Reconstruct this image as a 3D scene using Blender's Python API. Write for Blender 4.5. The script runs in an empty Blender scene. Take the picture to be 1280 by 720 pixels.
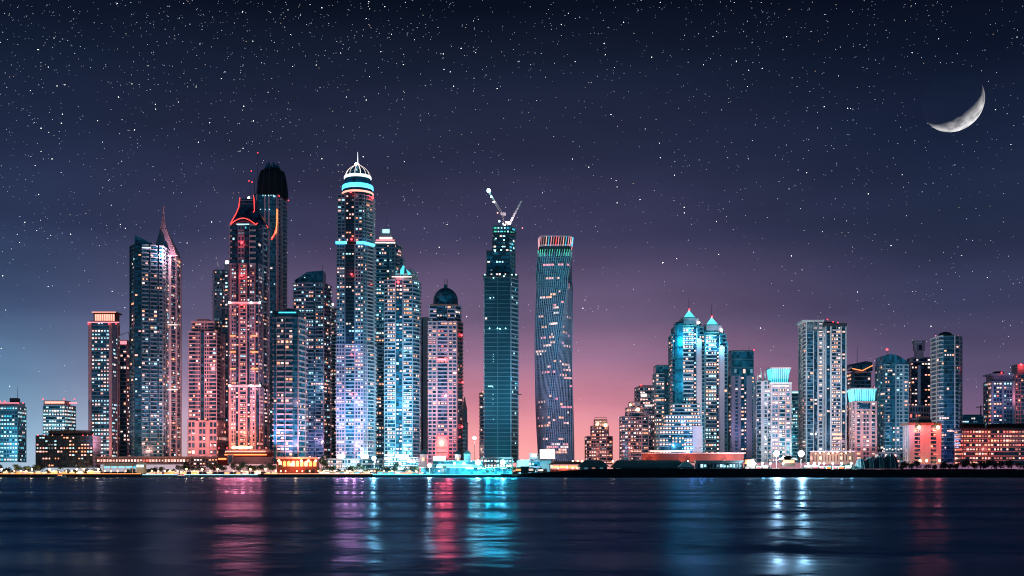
import bpy, math, random
from mathutils import Vector, Matrix
random.seed(7)
R = math.radians
scene = bpy.context.scene
COL = scene.collection
F, HY, CZ = 1372.0, 588.0, 8.0          # focal length in photo pixels, horizon row, eye height (m)
BZ = 2.5                                # land level (m)

def lin(r, g, b):
    f = lambda c: c / 12.92 if c <= .04045 else ((c + .055) / 1.055) ** 2.4
    return (f(r / 255), f(g / 255), f(b / 255), 1)
def WX(px, Y): return (px - 640) / F * Y
def WZ(py, Y): return CZ + (HY - py) / F * Y

# ------------------------------------------------------------------ materials
M = {}
def new_mat(name):
    m = bpy.data.materials.new(name); m.use_nodes = True
    nt = m.node_tree; nt.nodes.clear()
    out = nt.nodes.new('ShaderNodeOutputMaterial')
    return m, nt, out
def surf(key, col, rough=.6, metal=0, spec=.4, var=.25, scale=.08, cell=None, bump=0):
    """painted / stone / glass surface with blotchy wear and, for glass, panel to panel tint"""
    m, nt, out = new_mat(key)
    N, L = nt.nodes, nt.links
    p = N.new('ShaderNodeBsdfPrincipled')
    tc = N.new('ShaderNodeTexCoord')
    no = N.new('ShaderNodeTexNoise'); no.inputs['Scale'].default_value = scale; no.inputs['Detail'].default_value = 6
    mp = N.new('ShaderNodeMapping'); mp.inputs['Scale'].default_value = (1, 1, .25 if cell is None else 1)
    L.new(tc.outputs['Object'], mp.inputs['Vector']); L.new(mp.outputs[0], no.inputs['Vector'])
    fac = no.outputs['Fac']
    if cell:
        sn = N.new('ShaderNodeVectorMath'); sn.operation = 'SNAP'; sn.inputs[1].default_value = cell
        L.new(tc.outputs['Object'], sn.inputs[0])
        wn = N.new('ShaderNodeTexWhiteNoise'); wn.noise_dimensions = '3D'; L.new(sn.outputs[0], wn.inputs['Vector'])
        ma = N.new('ShaderNodeMath'); ma.operation = 'MULTIPLY_ADD'; ma.inputs[1].default_value = .6
        mb = N.new('ShaderNodeMath'); mb.operation = 'MULTIPLY'; mb.inputs[1].default_value = .5
        L.new(no.outputs['Fac'], mb.inputs[0]); L.new(wn.outputs['Value'], ma.inputs[0]); L.new(mb.outputs[0], ma.inputs[2])
        fac = ma.outputs[0]
        rr = N.new('ShaderNodeMapRange'); rr.inputs['To Min'].default_value = max(.05, rough - .12); rr.inputs['To Max'].default_value = rough + .15
        L.new(wn.outputs['Value'], rr.inputs['Value']); L.new(rr.outputs[0], p.inputs['Roughness'])
    else:
        p.inputs['Roughness'].default_value = rough
    mr = N.new('ShaderNodeMapRange'); mr.inputs['From Min'].default_value = .25; mr.inputs['From Max'].default_value = .75
    mr.inputs['To Min'].default_value = 1 - var; mr.inputs['To Max'].default_value = 1 + var
    L.new(fac, mr.inputs['Value'])
    vm = N.new('ShaderNodeVectorMath'); vm.operation = 'SCALE'; vm.inputs[0].default_value = col[:3]
    L.new(mr.outputs[0], vm.inputs['Scale']); L.new(vm.outputs[0], p.inputs['Base Color'])
    p.inputs['Metallic'].default_value = metal; p.inputs['Specular IOR Level'].default_value = spec
    if bump:
        bp = N.new('ShaderNodeBump'); bp.inputs['Strength'].default_value = bump; bp.inputs['Distance'].default_value = .5
        n2 = N.new('ShaderNodeTexNoise'); n2.inputs['Scale'].default_value = .6; n2.inputs['Detail'].default_value = 5
        L.new(tc.outputs['Object'], n2.inputs['Vector']); L.new(n2.outputs['Fac'], bp.inputs['Height']); L.new(bp.outputs[0], p.inputs['Normal'])
    L.new(p.outputs[0], out.inputs['Surface'])
    M[key] = m
def glow(key, col, strength, vary=True, sample='NONE'):
    """something that gives off light; each fitting or window has its own brightness"""
    m, nt, out = new_mat(key)
    N, L = nt.nodes, nt.links
    e = N.new('ShaderNodeBsdfPrincipled'); e.inputs['Base Color'].default_value = (*[.25 + .6 * c for c in col], 1); e.inputs['Roughness'].default_value = .5; e.inputs['Emission Color'].default_value = (*col, 1); e.inputs['Emission Strength'].default_value = strength
    if vary:
        oi = N.new('ShaderNodeObjectInfo')
        tc = N.new('ShaderNodeTexCoord'); no = N.new('ShaderNodeTexNoise'); no.inputs['Scale'].default_value = .35
        L.new(tc.outputs['Object'], no.inputs['Vector'])
        ad = N.new('ShaderNodeMath'); ad.operation = 'MULTIPLY_ADD'; ad.inputs[1].default_value = .6
        L.new(no.outputs['Fac'], ad.inputs[0]); L.new(oi.outputs['Random'], ad.inputs[2])
        mr = N.new('ShaderNodeMapRange'); mr.inputs['From Max'].default_value = 1.5
        mr.inputs['To Min'].default_value = .35 * strength; mr.inputs['To Max'].default_value = 1.6 * strength
        L.new(ad.outputs[0], mr.inputs['Value']); L.new(mr.outputs[0], e.inputs['Emission Strength'])
    L.new(e.outputs[0], out.inputs['Surface'])
    m.cycles.emission_sampling = sample
    M[key] = m

CELL = (3.4, 3.4, 4.2)
surf('glass', (.016, .13, .21), .22, 0, .8, .7, .02, CELL)
surf('glass_navy', (.014, .075, .14), .22, 0, .8, .7, .02, CELL)
surf('glass_teal', (.015, .16, .23), .25, .2, .8, .5, .02, CELL)
surf('glass_blue', (.03, .16, .26), .25, .2, .8, .5, .02, CELL)
surf('glass_sheet', (.008, .085, .13), .55, .1, .6, .35, .015)
surf('cyan_panel', (.03, .30, .42), .35, .1, .6, .25, .03, CELL)
surf('pale', (.58, .55, .61), .7)
surf('white', (.72, .72, .74), .65)
surf('pink', (.68, .46, .50), .75)
surf('mauve', (.52, .43, .54), .7)
surf('bluegrey', (.32, .46, .55), .65)
surf('tealgrey', (.12, .26, .32), .65)
surf('darkgrey', (.05, .06, .075), .7)
surf('black', (.012, .015, .02), .8)
surf('brown', (.22, .12, .10), .8)
surf('redwall', (.20, .04, .04), .8)
surf('roof_teal', (.03, .10, .12), .8)
surf('canvas', (.45, .62, .62), .8)
surf('steel', (.30, .30, .32), .4, .8)
surf('foliage', (.035, .085, .05), .7, 0, .3, .5, .3)
surf('foliage_blue', (.025, .075, .075), .7, 0, .3, .5, .3)
surf('bark', (.08, .06, .045), .9)
surf('rock', (.018, .02, .024), .9, 0, .2, .5, .2, None, .6)
surf('quay', (.10, .10, .11), .85)
surf('paving', (.16, .14, .13), .9)
surf('hull', (.6, .6, .62), .3, 0, .6)

glow('warm', (1, .38, .20), 1.6)
glow('peach', (1, .50, .42), 1.5)
glow('lampwhite', (1, .80, .72), 1.35)
glow('cool', (.45, .88, 1), 1.4)
glow('cyan', (.06, .66, .9), 1.0)
glow('dim', (.20, .42, .52), .32)
glow('dimwarm', (.75, .28, .24), .5)
glow('redwin', (1, .16, .12), 1.3)
glow('neon_red', (1, .05, .04), 2.4, False)
glow('neon_orange', (1, .26, .07), 2.2, False)
glow('neon_pink', (1, .28, .34), 1.4, False)
glow('neon_cyan', (.08, .62, 1), 2.2, False)
glow('neon_white', (.85, .93, 1), 1.4, False)
glow('neon_green', (.10, .80, .50), 1.0, False)
glow('crown_cyan', (.10, .78, .95), 1.6)
glow('crown_warm', (1, .42, .30), 1.6, False)
glow('beacon_red', (1, .035, .045), 5, False)
glow('bulb_amber', (1, .50, .22), 9, False)
glow('bulb_white', (1, .93, .85), 12, False)
glow('bulb_cool', (.35, .95, 1), 6, False)

# ------------------------------------------------------------------ mesh helper
class MB:
    def __init__(s): s.v = []; s.f = []; s.m = []; s.mats = []
    def mi(s, k):
        if k not in s.mats: s.mats.append(k)
        return s.mats.index(k)
    def add(s, vs, fs, k):
        o = len(s.v); i = s.mi(k); s.v += [tuple(v) for v in vs]
        for f in fs: s.f.append(tuple(a + o for a in f)); s.m.append(i)
    def hexa(s, p, k):      # 4 bottom (ccw) + 4 top
        s.add(p, [(3, 2, 1, 0), (4, 5, 6, 7), (0, 1, 5, 4), (1, 2, 6, 5), (2, 3, 7, 6), (3, 0, 4, 7)], k)
    def box(s, x0, x1, y0, y1, z0, z1, k):
        s.hexa([(x0, y0, z0), (x1, y0, z0), (x1, y1, z0), (x0, y1, z0), (x0, y0, z1), (x1, y0, z1), (x1, y1, z1), (x0, y1, z1)], k)
    def prism(s, poly, z0, z1, k, top=None):
        n = len(poly); t = top or poly
        vs = [(x, y, z0) for x, y in poly] + [(x, y, z1) for x, y in t]
        s.add(vs, [tuple(range(n - 1, -1, -1)), tuple(range(n, 2 * n))] + [(i, (i + 1) % n, n + (i + 1) % n, n + i) for i in range(n)], k)
    def loft(s, secs, k):   # list of closed rings with equal counts
        n = len(secs[0]); vs = [v for r in secs for v in r]; fs = [tuple(range(n - 1, -1, -1))]
        for j in range(len(secs) - 1):
            fs += [(j * n + i, j * n + (i + 1) % n, (j + 1) * n + (i + 1) % n, (j + 1) * n + i) for i in range(n)]
        fs.append(tuple((len(secs) - 1) * n + i for i in range(n)))
        s.add(vs, fs, k)
    def lathe(s, prof, cx, cy, k, n=24):
        s.loft([[(cx + r * math.cos(2 * math.pi * i / n), cy + r * math.sin(2 * math.pi * i / n), z) for i in range(n)] for r, z in prof], k)
    def tube(s, pts, r, k, n=6, r1=None):
        pts = [Vector(p) for p in pts]; rings = []
        for i, p in enumerate(pts):
            d = (pts[min(i + 1, len(pts) - 1)] - pts[max(i - 1, 0)]).normalized()
            a = d.orthogonal().normalized() if abs(d.z) > .95 else d.cross(Vector((0, 0, 1))).normalized()
            b = d.cross(a); rr = r if r1 is None else r + (r1 - r) * i / (len(pts) - 1)
            rings.append([tuple(p + (a * math.cos(2 * math.pi * j / n) + b * math.sin(2 * math.pi * j / n)) * rr) for j in range(n)])
        s.loft(rings, k)
    def ball(s, c, r, k, n=8, m=5, sz=1):
        s.loft([[(c[0] + r * math.sin(math.pi * (j + .02) / (m + .04)) * math.cos(2 * math.pi * i / n), c[1] + r * math.sin(math.pi * (j + .02) / (m + .04)) * math.sin(2 * math.pi * i / n),
                  c[2] - sz * r * math.cos(math.pi * (j + .02) / (m + .04))) for i in range(n)] for j in range(m + 1)], k)
    def mesh(s, name):
        me = bpy.data.meshes.new(name); me.from_pydata(s.v, [], s.f)
        for k in s.mats: me.materials.append(M[k])
        me.polygons.foreach_set('material_index', s.m); me.update()
        return me
    def build(s, name, parent=None, kind=None, label=None):
        o = bpy.data.objects.new(name, s.mesh(name)); COL.objects.link(o)
        if parent is not None: o.parent = parent
        if kind: o['kind'] = kind
        if label: o['label'] = label
        return o

def tag(o, label, cat, group=None, kind=None):
    o['label'] = label; o['category'] = cat
    if group: o['group'] = group
    if kind: o['kind'] = kind
    return o
def empty(name, loc, rz=0):
    o = bpy.data.objects.new(name, None); COL.objects.link(o)
    o.location = loc; o.rotation_euler = (0, 0, rz); o.empty_display_size = 3
    return o
def point(loc, col, watts, radius=.5, parent=None, name='lamp_light'):
    l = bpy.data.lights.new(name, 'POINT'); l.energy = watts; l.color = col; l.shadow_soft_size = radius
    o = bpy.data.objects.new(name, l); COL.objects.link(o); o.location = loc
    if parent is not None: o.parent = parent
    return o

WIN = {}
def win_mesh(k):
    if k not in WIN:
        b = MB(); b.box(-.5, .5, -.5, .5, -.5, .5, k); WIN[k] = b.mesh('window')
    return WIN[k]

TOW = {}; BUILT = []                              # (x0px, x1px, short description) for captions of neighbours
class Tower:
    """One building. Positions are photo pixels read at the building's own distance Y, so every size is a real one in metres."""
    def __init__(s, name, label, Y, cx, cat='tower', seed=None, short=None, span=None):
        s.Y, s.s, s.cx = Y, Y / F, cx
        s.root = empty(name, (WX(cx, Y), Y, BZ)); tag(s.root, label, cat)
        s.wins = []; s.rng = random.Random(seed if seed is not None else int(cx * 13 + Y))
        if short: BUILT.append((span[0], span[1], short)); TOW[short] = s
    def x(s, px, dy=0): return WX(px, s.Y + dy) - WX(s.cx, s.Y)
    def z(s, py): return WZ(py, s.Y) - BZ
    # --- a face of the building: A -> B runs left to right seen from outside
    def face(s, A, B, z0, z1, bays, pitch, lit, cols, nm):
        A, B = Vector(A), Vector(B); L = (B - A).length
        if L < .5: return
        d = (B - A) / L; n = Vector((d.y, -d.x)); rng = s.rng
        tot = sum(b[0] for b in bays); u = 0
        nf = max(1, int(round((z1 - z0) / pitch))); ph = (z1 - z0) / nf
        def bx(mb, u0, u1, v0, v1, a, b, k):
            q = [A + d * u0 + n * v1, A + d * u1 + n * v1, A + d * u1 + n * v0, A + d * u0 + n * v0]
            mb.hexa([(p.x, p.y, a) for p in q] + [(p.x, p.y, b) for p in q], k)
        for bay in bays:
            w, t, k = bay[0] / tot * L, bay[1], bay[2]
            bl = bay[3] if len(bay) > 3 else lit
            u0, u1 = u + .08, u + w - .08; u += w
            if w < .4: continue
            nc = max(1, int(round(w / 3.6))); cw = (u1 - u0) / nc
            vo = .06
            if t == 'w':
                b = MB(); bx(b, u0, u1, -.05, .7, z0 + .01, z1 + .4, k); b.build('wall_panel', s.root)
                if bl <= 0 or len(bay) < 4: continue
                vo = .72
            elif t == 'b':
                b = nm['balcony_trim']
                for f in range(nf + 1):
                    zz = z0 + f * ph; bx(b, u0, u1, -.05, 1.35, zz - .12 * ph, zz + .15 * ph, k)
                bx(b, u0 + .02, u0 + .3, -.05, 1.2, z0 + .03, z1 + .02, k)
            elif t == 'p':
                b = nm['facade_lattice']
                for f in range(nf + 1):
                    zz = z0 + f * ph; bx(b, u0, u1, -.05, .5, zz - .16 * ph, zz + .16 * ph, k)
                for c in range(nc + 1):
                    uu = u0 + c * cw; pw = min(.5, cw * .13)
                    bx(b, max(u0, uu - pw), min(u1, uu + pw), -.05, .6, z0 + .02, z1 + .2, k)
            elif t == 'g':
                b = nm['mullion']
                for f in range(1, nf + 1):
                    zz = z0 + f * ph; bx(b, u0, u1, -.05, .16, zz - .10 * ph, zz + .06 * ph, k)
                bx(b, u0 + .02, u0 + .22, -.05, .13, z0 + .03, z1 + .02, k)
            elif t == 'v':                                   # upright fins over glass
                b = nm['mullion']
                for c in range(nc + 1):
                    uu = u0 + c * cw; bx(b, max(u0, uu - .3), min(u1, uu + .3), -.05, .55, z0 + .02, z1 + .2, k)
            if bl > 0:
                a = math.atan2(d.y, d.x)
                run = 0; rk = None
                for f in range(nf):
                    row = rng.random(); rowp = 1.5 * bl * (2.2 if row < .2 else (.35 if row < .5 else 1))
                    for c in range(nc):
                        if run > 0: run -= 1
                        elif rng.random() < rowp:
                            rk = rng.choice(cols); run = rng.choice((0, 0, 0, 1, 2)) if nc > 2 else 0
                        else: continue
                        if rng.random() < .12: rk = rng.choice(cols)
                        ww = cw * rng.uniform(.4, .85); hh = ph * rng.uniform(.3, .46)
                        p = A + d * (u0 + (c + .5) * cw) + n * vo
                        s.wins.append((p.x, p.y, z0 + (f + .5) * ph + .02, a, ww, hh, rk))
    def pmass(s, pts, yt, yb=578, d=32, core='glass', bays=None, side=None, pitch=4.2, lit=.12, cols=('warm', 'peach', 'lampwhite', 'dim'), roof='darkgrey', para=1.2):
        """pts: (px, depth offset) left to right along the visible outline; bays: one list per outline segment"""
        P = [Vector((s.x(px, dy), dy)) for px, dy in pts]
        poly = list(P)
        if P[-1].y < d - .1: poly.append(Vector((P[-1].x, d)))
        if P[0].y < d - .1: poly.append(Vector((P[0].x, d)))
        z0, z1 = s.z(yb), s.z(yt)
        pitch *= 1.06
        b = MB(); b.prism([(p.x, p.y) for p in poly], z0, z1, core)
        c = sum((p for p in poly), Vector((0, 0))) / len(poly)
        b.prism([tuple(c + (p - c) * .96) for p in poly], z1 - .1, z1 + para, roof)
        b.build('facade', s.root)
        nm = {k: MB() for k in ('balcony_trim', 'facade_lattice', 'mullion')}
        if not isinstance(bays[0], list): bays = [bays] * (len(pts) - 1)
        bays = bays + [bays[-1]] * (len(pts) - 1 - len(bays))
        for i in range(len(pts) - 1): s.face(P[i], P[i + 1], z0, z1, bays[i], pitch, lit, cols, nm)
        side = side or bays[-1]
        if P[-1].y < d - .1: s.face(P[-1], (P[-1].x, d), z0, z1, side, pitch, lit, cols, nm)
        if P[0].y < d - .1: s.face((P[0].x, d), P[0], z0, z1, side, pitch, lit, cols, nm)
        for k, mb in nm.items():
            if mb.v: mb.build(k, s.root)
    def mass(s, xl, xr, yt, yb=578, d=32, y0=0, **kw):
        """box whose outline in the photo runs from xl to xr; the receding side is worked out from d"""
        if xr <= 640: xf = 640 + (xr - 640) * (s.Y + y0 + d) / (s.Y + y0); pts = [(xl, y0), (min(xf, xl + .92 * (xr - xl)) if xf < xl + 3 else xf, y0)]
        elif xl >= 640: xf = 640 + (xl - 640) * (s.Y + y0 + d) / (s.Y + y0); pts = [(xf, y0), (xr, y0)]
        else: pts = [(xl, y0), (xr, y0)]
        if pts[1][0] - pts[0][0] < 2: pts = [(xl, y0), (xr, y0)]
        s.pmass(pts, yt, yb, d + y0, **kw)
    def box(s, name, xl, xr, yt, yb, k, y0=0, d=10):
        b = MB(); b.box(s.x(xl, y0), s.x(xr, y0), y0, y0 + d, s.z(yb), s.z(yt), k); return b.build(name, s.root)
    def loft(s, name, secs, k, yc=15, dep=.5):
        """secs: (xl, xr, py): rectangular rings, as deep as dep times their width"""
        b = MB(); rings = []
        for xl, xr, py in secs:
            a, c = s.x(xl), s.x(xr); h = (c - a) * dep; z = s.z(py)
            rings.append([(a, yc - h, z), (c, yc - h, z), (c, yc + h, z), (a, yc + h, z)])
        b.loft(rings, k); return b.build(name, s.root)
    def lathe(s, name, cx, prof, k, yc=15, n=28):
        b = MB(); b.lathe([(r * s.s, s.z(py)) for r, py in prof], s.x(cx), yc, k, n); o = b.build(name, s.root)
        return o
    def tube(s, name, pts, r, k, r1=None):
        b = MB(); b.tube([(s.x(p[0]), p[2] if len(p) > 2 else 0, s.z(p[1])) for p in pts], r * s.s, k, 6, None if r1 is None else r1 * s.s); return b.build(name, s.root)
    def beacon(s, px, py, r=1.1, k='beacon_red', dy=-2.5, watts=0, col=(1, .08, .08)):
        b = MB(); b.ball((s.x(px), dy, s.z(py)), r * s.s, k); o = b.build('beacon', s.root)
        if watts: point((s.x(px), dy - 2.5 * r - 1, s.z(py)), col, watts, .4, s.root, 'beacon_light')
        return o
    def bar(s, xl, xr, py, h, k, dy=-1.6, name='light_strip'):
        b = MB(); b.box(s.x(xl), s.x(xr), dy, dy + .8, s.z(py) - h * s.s / 2, s.z(py) + h * s.s / 2, k); return b.build(name, s.root)
    def done(s):
        s.rng.shuffle(s.wins)
        for i, (x, y, z, a, w, h, k) in enumerate(s.wins[:98]):
            o = bpy.data.objects.new('window', win_mesh(k)); COL.objects.link(o); o.parent = s.root
            o.location = (x, y, z); o.rotation_euler = (0, 0, a); o.scale = (w, .14, h)
        if len(s.wins) > 98:
            b = MB()
            for x, y, z, a, w, h, k in s.wins[98:]:
                c, sn = math.cos(a) * w / 2, math.sin(a) * w / 2; nx, ny = math.sin(a) * .07, -math.cos(a) * .07
                q = [(x - c + nx, y - sn + ny), (x + c + nx, y + sn + ny), (x + c - nx, y + sn - ny), (x - c - nx, y - sn - ny)]
                b.hexa([(*p, z - h / 2) for p in q] + [(*p, z + h / 2) for p in q], k)
            b.build('window', s.root, 'stuff')

WARM = ('warm', 'peach', 'peach', 'lampwhite')
MIX = ('warm', 'peach', 'lampwhite', 'cool', 'dim', 'dim')
COOL = ('cool', 'cool', 'cyan', 'lampwhite', 'dim')
REDDISH = ('warm', 'warm', 'peach', 'redwin', 'dimwarm')

# ================================================================== the towers, west to east
def tower_a():
    t = Tower('office_tower', 'teal glass office block with red lamps along its roof, at the far left edge', 1450, 8, seed=1, short='teal glass office block', span=(-20, 36))
    t.pmass([(-16, 0), (22, 0), (31, 26)], 508, 577, 30, 'glass_blue', [(1, 'p', 'bluegrey')], lit=.30, cols=('cool', 'cool', 'cyan', 'lampwhite'), pitch=5)
    t.box('roof_terrace', -14, 24, 502.5, 508, 'bluegrey', 4, 18)
    t.box('plant_room', 12, 21, 497, 502.5, 'darkgrey', 8, 10)
    t.tube('mast', [(17, 497, 12), (17, 482, 12)], .35, 'darkgrey', .15)
    for px in (1, 7, 24, 30): t.beacon(px, 502 if px < 20 else 504, .9)
    t.bar(-12, 22, 503.5, 1.0, 'neon_pink', 3.0)
    t.done()
def tower_b():
    t = Tower('office_tower', 'pale blue lit block with a pink glowing rim, alone between two darker buildings', 1520, 74, seed=2, short='pale blue lit block', span=(48, 98))
    t.pmass([(54, 0), (81, 0), (94, 28)], 507, 577, 30, 'glass_blue', [[(1, 'b', 'white', .75)], [(2, 'p', 'white', .6)]], lit=.6, cols=('cool', 'lampwhite', 'lampwhite', 'cool'), pitch=4.6)
    t.box('roof_band', 54.5, 81, 500.5, 506, 'pink', 1, 20)
    t.bar(56, 80, 503, 2.4, 'crown_warm', .2); t.bar(82, 92, 503, 2, 'neon_pink', 12)
    for px in (55, 81, 94): t.beacon(px, 499, .8)
    t.done()
def tower_c():
    t = Tower('hotel_block', 'dark low slab block with scattered warm windows and a pale lattice end', 1290, 80, 'building', 3, 'dark low slab block', (40, 112))
    t.pmass([(45, 0), (116, 0), (121, 14)], 545, 584, 24, 'glass_navy', [[(1, 'p', 'darkgrey', .16)], [(1, 'p', 'mauve', 0)]], pitch=4, cols=('warm', 'peach', 'peach', 'cool', 'dim'))
    t.box('plant_room', 61, 111, 538, 545, 'darkgrey', 3, 14)
    t.bar(61, 111, 537.6, .5, 'darkgrey', 2)
    for px in (48, 56, 66, 78, 104, 110, 116): t.beacon(px, 544, .6, 'warm' if px % 4 else 'beacon_red', -1)
    t.done()
def tower_d():
    t = Tower('hotel_tower', 'slim tower with pink piers and a red lit lattice drum on top', 1380, 130, seed=4, short='red crowned slim tower', span=(112, 146))
    t.pmass([(111, 0), (140, 0), (148, 24)], 402, 577, 28, 'glass', [[(3.5, 'w', 'pink'), (23, 'g', 'bluegrey', .38), (3.5, 'w', 'pink')], [(6, 'g', 'bluegrey', .15), (1.5, 'w', 'pink')]], cols=('cool', 'lampwhite', 'peach', 'cool'), pitch=4.4)
    t.bar(110, 149, 403, 1.2, 'neon_pink', -1)
    t.box('crown', 117, 143, 391, 402, 'brown', 2, 18)
    b = MB()
    for i in range(9): b.box(t.x(118.2 + i * 2.8), t.x(120 + i * 2.8), 1.2, 1.9, t.z(401), t.z(392.5), 'crown_warm')
    b.build('crown_lattice', t.root)
    t.box('crown_rim', 115, 145, 389.6, 391.2, 'redwall', 0, 22); t.bar(115, 145, 390.2, .9, 'crown_warm', -.9)
    for px in (111.5, 137, 146): t.beacon(px, 405, .9)
    t.done()
    t = Tower('apartment_tower', 'narrow pink balcony tower squeezed between the red crowned and slanted towers', 1450, 154, seed=5, short='narrow pink balcony tower', span=(146, 160))
    t.pmass([(145, 0), (158, 0), (164, 20)], 432, 577, 26, 'glass', [[(5, 'p', 'mauve'), (8, 'b', 'pink')], [(1, 'b', 'pink')]], lit=.14, cols=WARM, pitch=5)
    t.box('penthouse', 149, 158, 424.5, 432, 'pink', 3, 12); t.bar(149.5, 157.5, 428, 4, 'neon_pink', 2)
    t.tube('roof_frame', [(146, 432, 2), (146, 420, 2), (160, 415, 2), (162, 432, 2)], .5, 'pink')
    t.done()
def tower_e():
    t = Tower('glass_tower', 'dark teal glass tower with a roof slanting down to the right', 1330, 183, seed=6, short='dark slanted tower', span=(160, 190))
    t.pmass([(163, 14), (168, 0), (177, 0), (203, 9)], 306, 577, 34, 'glass', [[(1, 'b', 'tealgrey', .05)], [(1, 'g', 'darkgrey', .07)], [(4, 'b', 'bluegrey', .17), (1, 'g', 'tealgrey', .1), (4, 'b', 'bluegrey', .16), (1, 'g', 'tealgrey', .1), (2, 'b', 'bluegrey', .1)]], cols=MIX, pitch=4.6)
    b = MB(); z = t.z
    X = [t.x(168), t.x(189), t.x(203)]
    b.loft([[(X[0], .4, z(306.5)), (X[0], .4, z(293.5)), (X[0], 26, z(293.5)), (X[0], 26, z(306.5))], [(X[1], 4, z(306.5)), (X[1], 4, z(303)), (X[1], 26, z(303)), (X[1], 26, z(306.5))]], 'glass')
    b.build('slanted_roof', t.root)
    t.bar(176, 188, 309.5, 1.4, 'neon_white', .2)
    t.done()
    t = Tower('spire_tower', 'tower with a swept pink needle spire above arched white window bays', 1360, 206, seed=7, short='pink needle spire tower', span=(191, 226))
    t.pmass([(190, 6), (202, 0), (214, 0), (221, 12)], 320, 577, 30, 'glass_navy', [[(1, 'b', 'mauve')], [(1, 'w', 'white'), (3.2, 'p', 'pale', .35), (1, 'w', 'white')], [(2.4, 'g', 'pink'), (.7, 'w', 'pale')]], lit=.15, cols=MIX, pitch=5.4)
    t.loft('spire', [(191, 219, 320), (192.6, 215.5, 309), (194.4, 211, 300), (196.2, 206.6, 290), (197.8, 203.2, 280), (198.9, 201.2, 270), (199.4, 200.5, 262), (199.7, 200.2, 254)], 'mauve', 14, .42)
    for side in (0, 1):
        q = [(191, 219, 320), (192.6, 215.5, 309), (194.4, 211, 300), (196.2, 206.6, 290), (197.8, 203.2, 280), (198.9, 201.2, 270), (199.4, 200.5, 262), (199.7, 200.2, 254)]
        t.tube('spire_rib', [(p[side], p[2], 14 - (p[1] - p[0]) * t.s * .42) for p in q], 1.2, 'pink', .5)
    t.tube('spire_rib', [(199.6, 320, 2), (199.6, 295, 7), (199.7, 275, 11), (199.8, 254, 14)], .9, 'pink', .4)
    point((t.x(196), -26, t.z(322)), (1, .45, .55), 80000, .4, t.root, 'crown_lamp'); point((t.x(216), -26, t.z(322)), (1, .5, .6), 60000, .4, t.root, 'crown_lamp'); t.bar(203, 222, 319.5, 1, 'neon_pink', -1); t.bar(203, 222, 406, 1.2, 'lampwhite', -1); t.bar(203, 222, 487, 1.2, 'lampwhite', -1)  # unseen point lamps added out in front of the crown to light the spire
    t.done()
def tower_g():
    t = Tower('apartment_tower', 'broad pink stone tower with stacked balconies and one dark glass strip', 1370, 258, seed=8, short='broad pink stone tower', span=(230, 284))
    A = [[(9, 'b', 'pink'), (6, 'p', 'pink'), (5, 'g', 'darkgrey', .04), (6, 'p', 'pink'), (9, 'b', 'pink')], [(1, 'b', 'mauve', .05), (1, 'p', 'mauve', .05)]]
    t.pmass([(236, 0), (270, 0), (280, 26)], 415, 526, 34, 'glass_navy', A, lit=.10, cols=WARM + ('cool',), pitch=4.5)
    t.pmass([(235, -2), (271, -2), (282, 26)], 526.5, 578, 36, 'glass_navy', [[(1, 'p', 'pink'), (.5, 'w', 'pink'), (1, 'p', 'pink'), (.5, 'w', 'pink'), (1, 'p', 'pink')], [(1, 'p', 'pink')]], lit=.12, cols=WARM, pitch=8.5)
    t.pmass([(240, 3), (267, 3), (276, 24)], 403, 415, 28, 'glass_navy', [[(1, 'b', 'pink'), (1.5, 'p', 'pink'), (1, 'b', 'pink')], [(1, 'b', 'mauve')]], lit=.05, pitch=4.5)
    t.box('cornice', 239, 268, 401, 403.5, 'pink', 1, 24); t.box('parapet', 246, 260, 398, 401, 'pink', 3, 14)
    t.done()
    t = Tower('apartment_tower', 'teal grid tower with a bright corner lamp, behind the red neon tower', 1490, 278, seed=9, short='teal grid tower', span=(284, 287))
    t.pmass([(266, 0), (285, 0), (292, 20)], 338, 577, 28, 'glass', [[(1, 'w', 'mauve'), (5, 'p', 'tealgrey', .30), (1.6, 'g', 'darkgrey', .1), (2, 'p', 'tealgrey', .3)], [(1, 'b', 'mauve')]], cols=MIX, pitch=4.6)
    t.box('corner_turret', 280, 286, 331, 338, 'pale', 0, 8); t.beacon(283.5, 327.5, 2.2, 'bulb_white', 1); t.tube('mast', [(271, 338, 5), (271, 326, 5)], .3, 'steel')
    t.done()
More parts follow.
